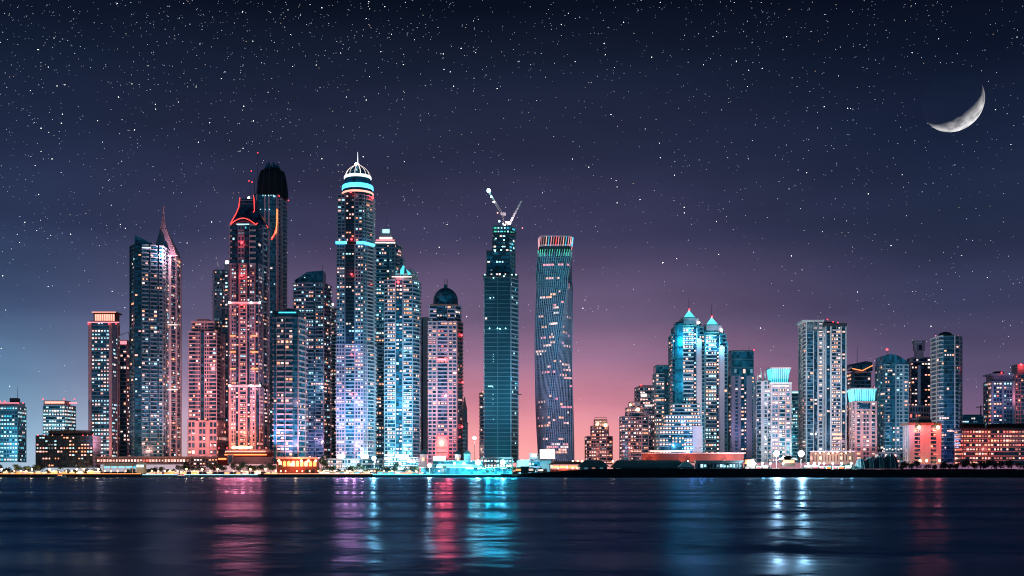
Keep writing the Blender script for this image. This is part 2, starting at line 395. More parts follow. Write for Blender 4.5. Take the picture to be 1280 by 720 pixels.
def tower_i():
    t = Tower('neon_tower', 'tall dark tower with red neon arcs flaring round its lantern crown', 1320, 308, seed=10, short='red neon tower', span=(286, 334))
    up = [[(3, 'b', 'white', 0), (7, 'g', 'black', .03), (8, 'p', 'mauve', .1), (6, 'g', 'black', .03), (8, 'b', 'white', 0), (3, 'g', 'black', 0)], [(1, 'g', 'darkgrey', .05), (1, 'b', 'pale', 0)]]
    lo = [[(2, 'w', 'pink'), (5, 'p', 'mauve', .3), (2.5, 'g', 'black', .1), (1.5, 'w', 'pink'), (6, 'b', 'pink', .35), (1.5, 'w', 'pink'), (2.5, 'g', 'black', .1), (5, 'p', 'mauve', .3), (1.2, 'w', 'pink'), (3, 'g', 'black', .15)], [(1, 'p', 'mauve', .2), (.4, 'w', 'pale'), (1, 'g', 'darkgrey', .2)]]
    O = [(287, 0), (323, 0), (333, 22)]
    t.pmass(O, 281, 330, 34, 'glass_navy', up, cols=COOL, pitch=6)
    t.pmass(O, 330, 377, 34, 'glass_navy', lo, cols=MIX, pitch=4.4)
    t.pmass(O, 381, 481, 34, 'glass_navy', lo, cols=MIX + ('warm',), pitch=4.4)
    t.pmass([(286, -1), (324, -1), (334, 22)], 484, 562, 35, 'glass_navy', lo, cols=WARM, pitch=4.4)
    for py in (379, 482.5):
        t.box('floor_ring', 285, 325, py - 1.6, py + 1.4, 'white', -3, 36); t.bar(286, 324, py, .9, 'neon_pink', -3.7)
        for px in (288, 315, 326): t.beacon(px, py, 1.2, 'bulb_white', -5)
    for py, a, b in ((420, 288, 295), (420, 314, 322), (440, 288, 295), (440, 313, 323), (461, 288, 295), (461, 314, 323)): t.bar(a, b, py, 1.3, 'neon_orange', -1.8)
    for px in (289, 292.5, 314.5, 319.5): t.bar(px - .55, px + .55, 530, 62, 'dimwarm', -1.7)
    # podium
    for yt, yb, a, b, k in ((562, 566, 284, 336, 'pink'), (566.3, 571, 281, 338, 'redwall'), (571.3, 580, 279, 340, 'pink')):
        t.box('podium', a, b, yt, yb, k, -6 - (yb - 560) * .5, 30)
    t.bar(291, 316, 559.5, 2.2, 'bulb_amber', -4); t.bar(284, 334, 564.5, 1.5, 'crown_warm', -9.2); t.bar(284, 336, 568.5, 1.6, 'neon_orange', -12.4)
    # crown
    t.loft('lantern', [(287.5, 331, 281), (291, 328, 274), (294.5, 323.5, 266), (297, 319, 257), (298, 316.5, 246)], 'glass_navy', 15, .36)
    dy = lambda w: 15 - w * t.s * .36 - .8
    L1 = [(288.2, 280, dy(43)), (290.5, 274, dy(37)), (294, 266, dy(29)), (296.8, 257, dy(22)), (297.8, 245, dy(18.5))]
    t.tube('neon_tube', L1, .55, 'neon_red'); t.tube('neon_tube', [(315.5, 245, dy(18.5)), (316, 254, dy(20)), (316.6, 262, dy(24)), (315.2, 264, dy(26))], .55, 'neon_red')
    t.tube('neon_tube', [(288.5 + 31 * i / 10, 280.5 - 7.5 * math.sin(math.pi * i / 10), -1.5) for i in range(11)], .55, 'neon_red')
    t.tube('neon_tube', [(320 + 11 * i / 8, 281 - 6 * math.sin(math.pi * i / 8), -1 + 2.2 * i) for i in range(9)], .7, 'neon_red')
    for py in (248.5, 253): t.bar(298.5, 316, py, .9, 'mauve', dy(20), 'lantern_rail')
    t.bar(296, 312, 280.5, 1.2, 'cool', -1.2)
    for px, yt, r in ((309, 228, .5), (314.5, 218, .55), (318.5, 184, .4)): t.tube('antenna', [(px, 246 if px < 317 else 262, 14), (px, yt, 14)], r, 'darkgrey', r * .5)
    for px, py in ((311, 210), (308, 222.5), (319, 187), (312, 224)): t.beacon(px, py, .7, dy=13)
    t.beacon(308.5, 244.5, 1.4, 'bulb_white', 10)
    for py in (304, 345, 381): t.beacon(303, py, 1.7, dy=-3, watts=2500)
    t.done()
def tower_j():
    t = Tower('domed_tower', 'very tall tower under a dark petal topped dome, behind the red neon tower', 1460, 337, seed=11, short='dark petal domed tower', span=(334, 341))
    t.pmass([(317, 0), (347, 0), (356, 22)], 243, 577, 34, 'glass_teal', [[(2, 'g', 'darkgrey', 0), (1.2, 'w', 'pink'), (5, 'g', 'darkgrey', .03), (1.2, 'w', 'pink'), (2, 'g', 'tealgrey', 0), (1.2, 'w', 'pink'), (5, 'g', 'tealgrey', .03), (1.2, 'w', 'pink')], [(1, 'b', 'mauve', 0), (1, 'w', 'pink'), (1, 'b', 'pale', 0)]], lit=.02, cols=COOL, pitch=5)
    t.lathe('dome', 337, [(19.3, 244), (19.0, 236), (18, 226), (16.2, 216), (14.5, 210.5), (10.5, 208.5), (10, 207)], 'black', 17, 16)
    b = MB()
    for i in range(8):
        a = 2 * math.pi * (i + .5) / 8; c, s_ = math.cos(a), math.sin(a); cx, cy = t.x(337), 17
        r0, r1 = 10.4 * t.s, 7 * t.s; q = 3.1 * t.s
        P = lambda r, o, z: (cx + c * r - s_ * o, cy + s_ * r + c * o, z)
        b.loft([[P(r0, -q, t.z(209)), P(r0, q, t.z(209)), P(r0 - 1.2, q, t.z(209)), P(r0 - 1.2, -q, t.z(209))], [P(r1, -.5, t.z(199.5)), P(r1, .5, t.z(199.5)), P(r1 - .8, .5, t.z(199.5)), P(r1 - .8, -.5, t.z(199.5))]], 'glass')
    b.build('dome_petals', t.root, 'stuff')
    for i in range(14):
        a = 2 * math.pi * (i + .5) / 14; bb = MB()
        bb.tube([(t.x(337) + math.cos(a) * (r + .1) * t.s, 17 + math.sin(a) * (r + .1) * t.s, t.z(py)) for r, py in ((19.3, 243), (19.0, 236), (18, 226), (16.2, 216), (14.5, 210.5))], .45, 'darkgrey', 5); bb.build('dome_rib', t.root)
    for px in (329, 332, 336, 339, 342): t.beacon(px, 244.5, .7, 'cool', -1.5)
    for px in (326, 332, 337): t.beacon(px, 262, .6, 'cool', -1.5)
    t.tube('neon_tube', [(340, 298, -1.6), (345.5, 290, -1.6), (346.6, 275, -1.6), (346.6, 262, -1.6)], .8, 'neon_orange')
    t.tube('neon_tube', [(339.5, 300, -1.6), (342.5, 295, -1.6), (345.5, 286, -1.6)], .7, 'neon_red')
    for px in (317, 349, 356): t.beacon(px, 245, .7, dy=0 if px < 350 else 24)
    t.done()
def tower_k():
    t = Tower('apartment_tower', 'dark tower with two columns of pink oval balconies and a cyan rimmed cap', 1290, 361, seed=12, short='oval balcony tower', span=(341, 380))
    t.pmass([(342, 0), (372, 0), (381, 20)], 397, 578, 32, 'glass', [[(4, 'g', 'tealgrey', .02), (10, 'b', 'pink', .22), (1.4, 'g', 'tealgrey', 0), (10, 'b', 'pink', .22), (6.5, 'g', 'tealgrey', .03)], [(1, 'b', 'pink', .05)]], cols=WARM, pitch=6)
    t.pmass([(342, 1), (372, 1), (379, 20)], 390, 397, 28, 'glass_navy', [[(1, 'g', 'darkgrey', 0)], [(1, 'g', 'darkgrey', 0)]], lit=0)
    t.lathe('roof_cap', 359, [(14.5, 391), (14.2, 388), (12.5, 386), (8, 384.2), (2, 383.6)], 'glass_teal', 15, 24)
    t.bar(348, 370, 390.5, 1.6, 'cyan', .2); t.bar(343, 371, 397.4, .8, 'mauve', -1.4)
    t.done()
def tower_l():
    t = Tower('apartment_tower', 'teal balcony tower with a sloped glass roof and blue and warm windows', 1400, 389, seed=13, short='sloped roof balcony tower', span=(381, 402))
    t.pmass([(367, 4), (380, 0), (404, 0), (412, 18)], 354, 578, 32, 'glass', [[(1, 'b', 'bluegrey')], [(1, 'p', 'bluegrey'), (4, 'b', 'bluegrey'), (1, 'g', 'tealgrey'), (4, 'b', 'bluegrey')], [(1, 'b', 'mauve')]], lit=.20, cols=MIX + ('warm', 'cool'), pitch=4.4)
    b = MB(); x, z = t.x, t.z
    b.loft([[(x(367.5), 4, z(354.3)), (x(367.5), 4, z(349.5)), (x(367.5), 24, z(349.5)), (x(367.5), 24, z(354.3))], [(x(384), 1, z(354.3)), (x(384), 1, z(339.5)), (x(384), 24, z(339.5)), (x(384), 24, z(354.3))], [(x(403.5), 1, z(354.3)), (x(403.5), 1, z(338)), (x(403.5), 24, z(338)), (x(403.5), 24, z(354.3))]], 'glass_teal')
    b.build('sloped_roof', t.root); t.beacon(381, 347, .7, 'cool', -1); t.tube('mast', [(402, 338, 8), (402, 330, 8)], .3, 'steel')
    t.done()
    t = Tower('apartment_tower', 'narrow pale balcony tower between the sloped roof and blue ringed towers', 1470, 413, seed=14, short='narrow pale balcony tower', span=(402, 420))
    t.pmass([(405, 0), (417, 0), (422, 16)], 385, 578, 26, 'glass_blue', [[(1, 'b', 'pale')], [(1, 'b', 'pale')]], lit=.12, cols=MIX, pitch=4.4)
    t.pmass([(410, -6), (421, -6)], 410, 578, 0, 'glass_blue', [[(1, 'b', 'white')]], lit=.10, cols=WARM, pitch=4.4)
    t.beacon(413.5, 373.5, 1.0); t.tube('mast', [(413.5, 385, 4), (413.5, 374, 4)], .3, 'steel'); t.beacon(416, 381, 1.5, 'bulb_white', -1)
    t.done()
def tower_m():
    t = Tower('ringed_tower', 'tallest tower, blue light rings and a ribbed glowing dome under a spire', 1310, 444, seed=15, short='tallest blue ringed tower', span=(420, 466))
    fr = [[(10, 'p', 'bluegrey', .22), (1, 'w', 'bluegrey'), (11, 'b', 'darkgrey', .10), (1, 'w', 'bluegrey'), (10, 'p', 'bluegrey', .2)], [(1, 'p', 'bluegrey', .04), (2, 'b', 'pale', .03)]]
    fl = [[(10, 'p', 'mauve', .20), (1, 'w', 'mauve'), (11, 'b', 'bluegrey', .10), (1, 'w', 'mauve'), (10, 'p', 'mauve', .2)], [(1, 'p', 'mauve', .05), (2, 'b', 'pale', .05)]]
    t.pmass([(422, 0), (453, 0), (465, 14)], 243, 302, 38, 'glass_navy', fr, cols=MIX, pitch=4.2)
    t.pmass([(421, -1), (454, -1), (466, 14)], 306, 430, 39, 'glass_navy', fr, cols=WARM + ('dim', 'cool'), pitch=4.2)
    t.pmass([(420.5, -2), (454, -2), (467, 14)], 431, 578, 40, 'glass', fl, cols=WARM + ('cool',), pitch=4.2)
    for a, b in ((420, 434), (446, 455)):
        t.bar(a, b, 303.8, 3.4, 'neon_cyan', -3.2, 'light_ring')
    b = MB(); b.tube([(t.x(455), -2.5, t.z(303.8)), (t.x(468, 14), 13, t.z(303.8))], 1.7, 'neon_cyan'); b.build('light_ring', t.root)
    t.lathe('drum', 444.5, [(19, 243), (19, 233)], 'glass_navy', 18, 32)
    t.lathe('light_ring', 444.5, [(19.2, 239.2), (20, 238.6), (20, 237.4), (19.2, 236.8)], 'crown_warm', 18, 32)
    t.lathe('light_ring', 444.5, [(19.2, 233.5), (20, 232.5), (19.6, 228.5), (18.6, 227.6)], 'neon_cyan', 18, 32)
    t.lathe('drum', 444.5, [(17, 228), (16.4, 219)], 'glass_blue', 18, 32)
    t.lathe('light_ring', 444.5, [(16.5, 219.4), (17.4, 218.6), (17.2, 216.2), (16, 215.5)], 'neon_white', 18, 32)
    prof = [(15.8, 216), (15, 212.5), (13, 209), (10, 206), (6.5, 203.5), (3, 201.5), (1.4, 199.5)]
    t.lathe('dome', 444.5, prof, 'glass_blue', 18, 24)
    for i in range(14):
        a = 2 * math.pi * (i + .3) / 14; bb = MB()
        bb.tube([(t.x(444.5) + math.cos(a) * (r + .15) * t.s, 18 + math.sin(a) * (r + .15) * t.s, t.z(py)) for r, py in prof], .34 * t.s, 'lampwhite'); bb.build('dome_rib', t.root)
    t.tube('spire', [(444.5, 202, 18), (444.5, 194, 18), (444.5, 184.5, 18)], .9, 'neon_white', .25)
    t.beacon(444.5, 204, 1.6, 'bulb_white', 3)
    for px, py in ((439, 241), (464, 244), (440, 300), (440, 343.5), (440, 444), (440, 493)): t.beacon(px, py, 1.3 if px < 460 else 1.9, dy=-4 if px < 460 else 12, watts=1800)
    for px in (425.5, 456): t.box('floodlight', px - 4, px + 4, 569.5, 573, 'bulb_white', -6, 2)
    t.done()
def tower_n():
    t = Tower('apartment_tower', 'teal tower topped by a warm lit stepped lantern, between the ringed and spiked towers', 1430, 484, seed=16, short='stepped lantern tower', span=(467, 480))
    t.pmass([(467, 0), (493, 0), (501, 16)], 305, 578, 32, 'glass', [[(1, 'b', 'tealgrey', .1), (4, 'b', 'bluegrey'), (1, 'g', 'tealgrey'), (2, 'p', 'bluegrey')], [(1, 'b', 'pale')]], lit=.16, cols=MIX, pitch=4.5)
    t.pmass([(493, 10), (503, 10)], 321, 578, 34, 'glass', [[(1, 'b', 'mauve')]], lit=.05, pitch=4.5)
    t.box('crown', 468.5, 494, 299, 305, 'pale', 1, 24); t.bar(469, 494, 303.6, 1.3, 'lampwhite', -.3); t.bar(470, 493, 300, 1, 'neon_pink', 0)
    t.box('crown', 473, 490.5, 292, 299, 'pale', 4, 18); t.bar(474, 490, 297, 2.4, 'lampwhite', 3)
    t.box('lantern', 476, 487.5, 284.5, 292, 'white', 7, 12); t.bar(477.5, 486, 287.5, 4.4, 'cool', 6.1)
    t.tube('mast', [(482, 285, 13), (482, 270, 13)], .4, 'steel', .2)
    t.done()
def tower_o():
    t = Tower('crowned_tower', 'white balcony tower wearing a crown of pale glass spikes', 1340, 502, seed=17, short='spike crowned white tower', span=(480, 524))
    t.pmass([(481, 3), (484, 0), (515, 0), (524, 14)], 350, 578, 34, 'glass', [[(1, 'b', 'white', 0)], [(10, 'b', 'pale', .28), (1, 'w', 'pale'), (8, 'g', 'darkgrey', .25), (1, 'w', 'pale'), (11, 'b', 'pale', .28)], [(1, 'b', 'bluegrey', .06)]], cols=WARM + ('warm', 'cool'), pitch=4.5)
    t.lathe('crown_base', 502.5, [(18.5, 350), (19, 346), (17, 343)], 'pale', 17, 16)
    for i in range(12):
        a = 2 * math.pi * (i + .5) / 12; b = MB(); c, s_ = math.cos(a), math.sin(a); cx, cy = t.x(502.5), 17
        P = lambda r, o, z: (cx + (c * r - s_ * o) * t.s, cy + (s_ * r + c * o) * t.s, t.z(z))
        b.loft([[P(17, -4.2, 346), P(17, 4.2, 346), P(15.5, 4.2, 346), P(15.5, -4.2, 346)], [P(18.6, -2.2, 341.5), P(18.6, 2.2, 341.5), P(17.6, 2.2, 341.5), P(17.6, -2.2, 341.5)], [P(11, -.3, 332.5), P(11, .3, 332.5), P(10, .3, 332.5), P(10, -.3, 332.5)]], 'canvas'); b.build('crown_spike', t.root)
    t.lathe('crown_core', 502.5, [(12, 346), (9, 338), (3, 333), (1, 329)], 'crown_cyan', 17, 10)
    t.tube('spire', [(502.5, 332, 17), (502.5, 319, 17)], .9, 'white', .2)
    t.bar(490, 515, 346.5, .8, 'lampwhite', -3); t.beacon(498, 353, 1.7, dy=-3, watts=1500)
    t.done()
    t = Tower('slab_tower', 'plain pale pink slab with a single dark strip, behind the spike crowned tower', 1520, 529, seed=18, short='plain pale pink slab', span=(524, 534))
    t.pmass([(521, 0), (535, 0)], 399, 578, 24, 'glass', [[(5, 'w', 'pink'), (1.2, 'g', 'tealgrey'), (5, 'w', 'pale')]], lit=0)
    t.box('roof_slab', 520.5, 535.5, 396.5, 398.5, 'pale', -1, 26)
    t.done()
def tower_q():
    t = Tower('domed_tower', 'pink stone tower with a dark round dome and a red glowing arched gate', 1350, 555, seed=19, short='pink domed tower', span=(534, 578))
    fr = [[(5, 'p', 'pink', .16), (5, 'p', 'pink', .10), (1.2, 'w', 'pink'), (12, 'b', 'mauve', .14), (1.2, 'w', 'pink'), (5, 'p', 'pink', .12), (5, 'p', 'pink', .14)], [(1, 'b', 'brown', .06)]]
    t.pmass([(535, 0), (571, 0), (577, 12)], 402, 578, 34, 'glass_navy', fr, cols=REDDISH, pitch=4.4)
    t.pmass([(537, 2), (568, 2), (575, 14)], 381, 402, 32, 'glass_navy', [[(2, 'b', 'mauve'), (3, 'g', 'darkgrey'), (2, 'b', 'mauve')], [(1, 'b', 'mauve')]], lit=.18, cols=MIX, pitch=4.4)
    t.box('cornice', 537, 571, 380, 382, 'brown', 0, 28)
    t.lathe('drum', 556, [(16, 381), (15.6, 373)], 'glass', 17, 24)
    t.lathe('dome', 556, [(15.8, 373.4), (15, 369), (13, 364.5), (10, 361), (6, 358.2), (2.4, 357), (2.2, 353)], 'glass_teal', 17, 24)
    for px in (555, 558): t.tube('antenna', [(px, 358, 17), (px, 345.5, 17)], .4, 'darkgrey', .3)
    t.bar(546.5, 559.5, 449.5, 3.2, 'beacon_red', -1.9)
    t.bar(548, 558, 449.5, 1.4, 'neon_pink', -2.2)
    # arched gate
    b = MB(); cx = t.x(552.2); r = 7.2 * t.s
    pts = [(cx - r, -3, t.z(572))] + [(cx - r * math.cos(math.pi * i / 10), -3, t.z(554) + r * math.sin(math.pi * i / 10)) for i in range(11)] + [(cx + r, -3, t.z(572))]
    b.tube(pts, .75 * t.s, 'beacon_red'); b.build('gate_arch', t.root)
    b = MB(); poly = [(cx - r * .9, t.z(572))] + [(cx - r * .9 * math.cos(math.pi * i / 10), t.z(554) + r * .9 * math.sin(math.pi * i / 10)) for i in range(11)] + [(cx + r * .9, t.z(572))]
    n = len(poly); vs = [(x, -2, z) for x, z in poly] + [(x, -1, z) for x, z in poly]
    b.add(vs, [tuple(range(n)), tuple(range(2 * n - 1, n - 1, -1))] + [((i + 1) % n, i, n + i, n + (i + 1) % n) for i in range(n)], 'dimwarm'); b.build('gate', t.root)
    for py in (560, 566): t.bar(546, 558.5, py, .9, 'redwall', -3.2, 'gate_rail')
    t.beacon(552.2, 554, 2.6, 'bulb_amber', -3)
    t.bar(544, 560.5, 545.8, 1.6, 'neon_red', -3)
    for px, py in ((576.5, 418), (578, 477), (577, 533), (574, 546)): t.beacon(px, py, 1.5, dy=8, watts=1500)
    t.done()
    t = Tower('minaret', 'slim pale minaret with a pointed top, just right of the pink domed tower', 1700, 581, 'minaret', 20, 'slim minaret', (578, 586))
    t.lathe('shaft', 580.5, [(4.2, 578), (4, 530), (3.4, 529.5), (3.3, 512)], 'bluegrey', 6, 10)
    t.lathe('balcony_ring', 580.5, [(4.6, 530.5), (4.8, 529), (4, 528)], 'pale', 6, 10)
    t.lathe('pinnacle', 580.5, [(3.6, 512), (2, 505), (.5, 496)], 'pink', 6, 10)
    for i in range(8): t.bar(578, 583, 568 - i * 5, .8, 'dim', 0.3)
    t.done()
def tower_s():
    t = Tower('unfinished_tower', 'dark teal tower under construction with stepped work floors on top', 1340, 626, seed=21, short='unfinished dark tower', span=(603, 650))
    gl = [(8, 'g', 'tealgrey', .006), (.4, 'w', 'tealgrey'), (8, 'g', 'tealgrey', 0)]
    t.pmass([(605.5, 0), (638, 0), (647, 14)], 347, 578, 36, 'glass_sheet', [gl, [(1, 'b', 'bluegrey', .03)]], cols=COOL, pitch=5)
    t.pmass([(609, 2), (637, 2), (643, 14)], 314, 345, 34, 'glass', [[(1, 'g', 'darkgrey', .04)], [(1, 'b', 'tealgrey', 0)]], cols=COOL, pitch=5)
    t.pmass([(616.5, 4), (636, 4), (643, 15)], 292, 314, 32, 'glass', [[(1, 'b', 'darkgrey', .16)], [(1, 'b', 'tealgrey', .25)]], cols=COOL, pitch=4.4)
    t.pmass([(617, 3), (637, 3), (644, 15)], 282, 291, 32, 'glass_teal', [[(1, 'b', 'tealgrey', .4)], [(1, 'b', 'tealgrey', .5)]], cols=('cool', 'cyan', 'neon_green'), pitch=4.4)
    t.box('work_platform', 603.5, 648, 344.5, 347, 'darkgrey', -3, 40); t.box('work_platform', 608, 623, 313, 314.6, 'darkgrey', 0, 20); t.box('work_platform', 615.5, 645, 290.6, 292.2, 'darkgrey', 1, 32)
    for px, py in ((606, 344), (617, 348), (630, 346), (640, 344), (645, 344), (619, 314.5), (620, 299), (630, 301), (628, 309), (612, 411), (622, 411), (625, 411.5), (632, 411), (613, 373), (617, 372.5)): t.beacon(px, py, .75, 'bulb_cool' if py != 372.5 else 'cool', -4)
    for py in (443, 446, 449, 452, 484, 493, 499, 505, 524): t.beacon(616 + (py % 3) * .3, py, .45, 'cool', -1)
    t.bar(610, 616, 482.7, .8, 'cool', -1); t.box('hoist_arm', 646, 652, 491.8, 492.8, 'darkgrey', 10, 2)
    t.done()
    t = Tower('apartment_tower', 'thin pale pink tower peeking out left of the unfinished tower', 1560, 602, seed=22, short='thin pale pink tower', span=(586, 603))
    t.pmass([(600, 0), (607, 0)], 492, 578, 14, 'glass', [[(1, 'b', 'pink', .1)]], cols=WARM, pitch=5)
    t.beacon(603.5, 490, 1, 'warm', 1); t.box('parapet', 601, 606, 489.6, 492, 'pink', 2, 8)
    t.done()
    # cranes standing on it
    def crane(label, base, top, lamps, jib_pts, hook):
        Y = 1352; sc = Y / F; o = empty('tower_crane', (WX(base[0], Y), Y, WZ(base[1], Y))); tag(o, label, 'crane', 'cranes on the unfinished tower')
        P = lambda px, py, dy=0: Vector((WX(px, Y) - WX(base[0], Y), dy, (base[1] - py) * sc))
        b = MB()
        for sx in (-.9, .9):
            for sy in (-.9, .9): b.tube([P(*base) + Vector((sx, sy, 0)), P(*top) + Vector((sx, sy, 0))], .25, 'steel', 4)
        for i in range(6):
            a = P(*base).lerp(P(*top), i / 6); c = P(*base).lerp(P(*top), (i + 1) / 6); b.tube([a + Vector((-.9, -.9, 0)), c + Vector((.9, -.9, 0))], .18, 'steel', 4)
        b.build('mast', o)
        b = MB(); A, B = P(*jib_pts[0]), P(*jib_pts[1]); d = (B - A).normalized(); n = Vector((-d.z, 0, d.x))
        for q in (n * 1.1 + Vector((0, 0, 0)), -n * .8 + Vector((0, -.9, 0)), -n * .8 + Vector((0, .9, 0))): b.tube([A + q, B + q * .5], .42, 'white', 4)
        for i in range(14):
            u, v = i / 14, (i + 1) / 14; k = lambda f: 1 - .5 * f
            b.tube([A.lerp(B, u) + n * 1.1 * k(u), A.lerp(B, v) - n * .8 * k(v)], .16, 'white', 4)
        b.build('jib', o)
        b = MB(); b.box(-3.4, 3.2, -1.3, 1.3, P(*top).z - 1, P(*top).z + 2.2, 'pale'); b.build('cab', o)
        for px, py, r, k in lamps:
            b = MB(); b.ball(P(px, py, -2), r * sc, k); b.build('lamp', o)
        if hook:
            b = MB(); b.tube([B, P(hook[0], hook[1])], .1, 'steel', 4); b.ball(P(hook[0], hook[1]), .9 * sc, 'neon_pink'); b.build('hook_cable', o)
        return o
    c = crane('crane with its jib leaning left, strung with big green white work lamps', (629, 282), (629, 268), [(611, 239, 2.6, 'bulb_cool'), (614, 246.5, 1.3, 'bulb_cool'), (617, 253, .9, 'bulb_white'), (622, 266.5, 1.0, 'crown_warm'), (624, 277, 1.3, 'bulb_cool'), (629, 280, .8, 'bulb_cool')], ((629, 270), (609, 236)), None)
    point((WX(611, 1350) - c.location.x, -6, 45), (.6, 1, .95), 9000, .6, c, 'lamp_light')
    c = crane('crane with a bare white jib leaning up to the right', (635, 282), (635, 279), [(633.5, 279, 1.0, 'beacon_red'), (631, 282, 1.3, 'bulb_white')], ((636.5, 281), (652, 251)), (653, 285))
    point((3, -9, 4), (1, .8, .85), 16000, .5, c, 'lamp_light')
def tower_t():
    Y = 1400
    t = Tower('twisted_tower', 'twisting tower of dark glass and slanting pale ribs with a pink lit crown', Y, 694, seed=23, short='twisting tower', span=(652, 722))
    z0, z1 = t.z(577), t.z(290); N = 78; hw = 21.5 * t.s; cy = hw + 6
    def ring(f, grow=0):
        """f: 0 at the ground, 1 at the roof; a chamfered square that turns a quarter over the height"""
        a = R(-84) * (1 - f) + R(4); cx = t.x(696.5 - 3.5 * math.sin(min(1, f * 1.05) * math.pi) + (-1.5 if f > .8 else 0))
        base = [(-1, -.8), (-.8, -1), (.8, -1), (1, -.8), (1, .8), (.8, 1), (-.8, 1), (-1, .8)]
        k = hw * (1 - .10 * math.sin(math.pi * f) - .1 * (1 - f)) + grow
        return [(cx + k * (x * math.cos(a) - y * math.sin(a)), cy + k * (x * math.sin(a) + y * math.cos(a)), z0 + (z1 - z0) * f) for x, y in base]
    b = MB(); top = .915
    b.loft([ring(top * i / N) for i in range(N + 1)], 'glass'); b.build('facade', t.root)
    def at(f, u, grow=0):       # u: 0..8 round the outline
        r = ring(f, grow); i = int(u) % 8; w = u - int(u); p, q = Vector(r[i]), Vector(r[(i + 1) % 8]); return p.lerp(q, w)
    us = []
    for i in range(8):
        n = 12 if i % 2 == 1 else 2
        us += [i + j / n for j in range(n)]
    b = MB()
    for u in us: b.tube([at(.915 * i / 26, u, .35) for i in range(27)], .5, 'pale', 4)
    b.build('mullion', t.root)
    b = MB()
    for i in range(0, N):
        f = top * i / N; lo, hi = ring(f - .001 if f > .001 else 0, .22), ring(f + .003, .12); b.loft([lo, hi], 'tealgrey')
    b.build('floor_edge', t.root)
    # lit rooms, following the turning wall
    rng = random.Random(5)
    rows = [(330, .62, 6), (331, .2, 4), (347, .3, 3), (347, .6, 1), (352, .8, 2), (358, .8, 2), (362, .62, 2), (366, .4, 2), (369, .3, 2), (371, .05, 3), (377, .7, 2), (380, .5, 1), (384, .5, 4), (391, .5, 2), (392, .1, 2), (395, .85, 2), (403, .45, 3), (407, .2, 2), (407, .6, 3), (404, .4, 3)]
    for _ in range(58): rows.append((rng.uniform(412, 568), rng.random() * .95, rng.choice((1, 2, 2, 3, 4))))
    for py, w, n in rows:
        f = (t.z(py) - z0) / (z1 - z0); f = round(f / top * N - .5) / N * top + .5 / N * top
        r = ring(f); vis = sorted([i for i in range(8) if r[i][1] + r[(i + 1) % 8][1] < 2 * cy - 1], key=lambda i: r[i][0])
        xs = [(min(r[i][0], r[(i + 1) % 8][0]), max(r[i][0], r[(i + 1) % 8][0]), i) for i in vis]
        xa, xb = min(x[0] for x in xs), max(x[1] for x in xs)
        k = rng.choice(('peach', 'peach', 'neon_pink', 'warm', 'lampwhite'))
        for j in range(n):
            X = xa + (xb - xa) * w + j * 3.6
            for x0, x1, i in xs:
                if x0 + 1.5 < X < x1 - 1.5:
                    p, q = Vector(r[i]), Vector(r[(i + 1) % 8]); u = (X - p.x) / (q.x - p.x); c = p.lerp(q, u); d = (q - p).normalized(); nn = Vector((d.y, -d.x, 0))
                    t.wins.append((c.x + nn.x * .3, c.y + nn.y * .3, c.z, math.atan2(d.y, d.x), 3.0, 2.3, k if rng.random() < .85 else 'peach')); break
    # crown
    b = MB(); b.loft([ring(top, -2.5), ring(.985, -2.5)], 'darkgrey'); b.build('crown_core', t.root)
    for u in range(8):
        for j in range(11 if u % 2 == 1 else 2):
            n = 11 if u % 2 == 1 else 2
            a, c = at(.90, u + (j + .5) / n, .4), at(.93, u + (j + .5) / n, .4); e, g = at(.945, u + (j + .5) / n, .2), at(.985, u + (j + .5) / n, .2)
            if a.y > cy + 4: continue
            bb = MB(); bb.tube([a, c], .4, 'neon_green' if (j + u) % 3 else 'dim', 4); bb.build('crown_lamp', t.root)
            bb = MB(); bb.tube([e, g], .5, ('neon_pink', 'dimwarm', 'crown_warm', 'cyan', 'neon_pink', 'dimwarm', 'neon_red')[(j + u) % 7], 4); bb.build('crown_lamp', t.root)
    b = MB()
    for f in (.945, .985): b.loft([ring(f, -.3), ring(f + .006, -.3)], 'mauve')
    b.build('crown_trim', t.root)
    t.box('plant_room', 688, 714, 290.5, 294, 'glass_teal', cy - 12, 24)
    t.done()
    t = Tower('billboard', 'bright white lit billboard at the foot of the twisting tower', 1330, 684, 'billboard')
    t.box('screen', 675, 693.5, 562, 573.5, 'lampwhite', 0, 1); t.box('screen_frame', 674.4, 694, 561.4, 574, 'pale', .6, 1.2)
    for px in (678, 691): t.box('leg', px - .5, px + .5, 574, 583, 'steel', .8, 1)
def tower_u():
    t = Tower('apartment_tower', 'small stepped pink apartment tower standing alone against the pink sky', 1500, 748, seed=24, short='small stepped pink tower', span=(722, 774))
    kw = dict(lit=.30, cols=WARM + ('dimwarm', 'dim'), pitch=4.6)
    t.pmass([(733.5, 0), (745, -4), (758, -4), (765, 0)], 546, 580, 26, 'glass_navy', [[(1, 'b', 'mauve'), (1, 'p', 'mauve')], [(1, 'p', 'pink'), (2, 'b', 'mauve')], [(1, 'b', 'pink')]], **kw)
    t.pmass([(740, 1), (760.5, 1)], 533, 546, 22, 'glass_navy', [[(1, 'p', 'pink'), (2, 'b', 'mauve'), (1, 'p', 'pink')]], **kw)
    t.pmass([(743.5, 4), (758.5, 4)], 525, 533, 18, 'glass_navy', [[(1, 'p', 'pale')]], **kw)
    t.tube('roof_frame', [(743.5, 525, 4), (743.5, 521.5, 4), (758.5, 521.5, 4), (758.5, 525, 4)], .4, 'pink')
    t.beacon(747, 530, 1.8, 'bulb_amber', -1); t.beacon(757, 531.5, 2, 'bulb_amber', -1)
    t.done()
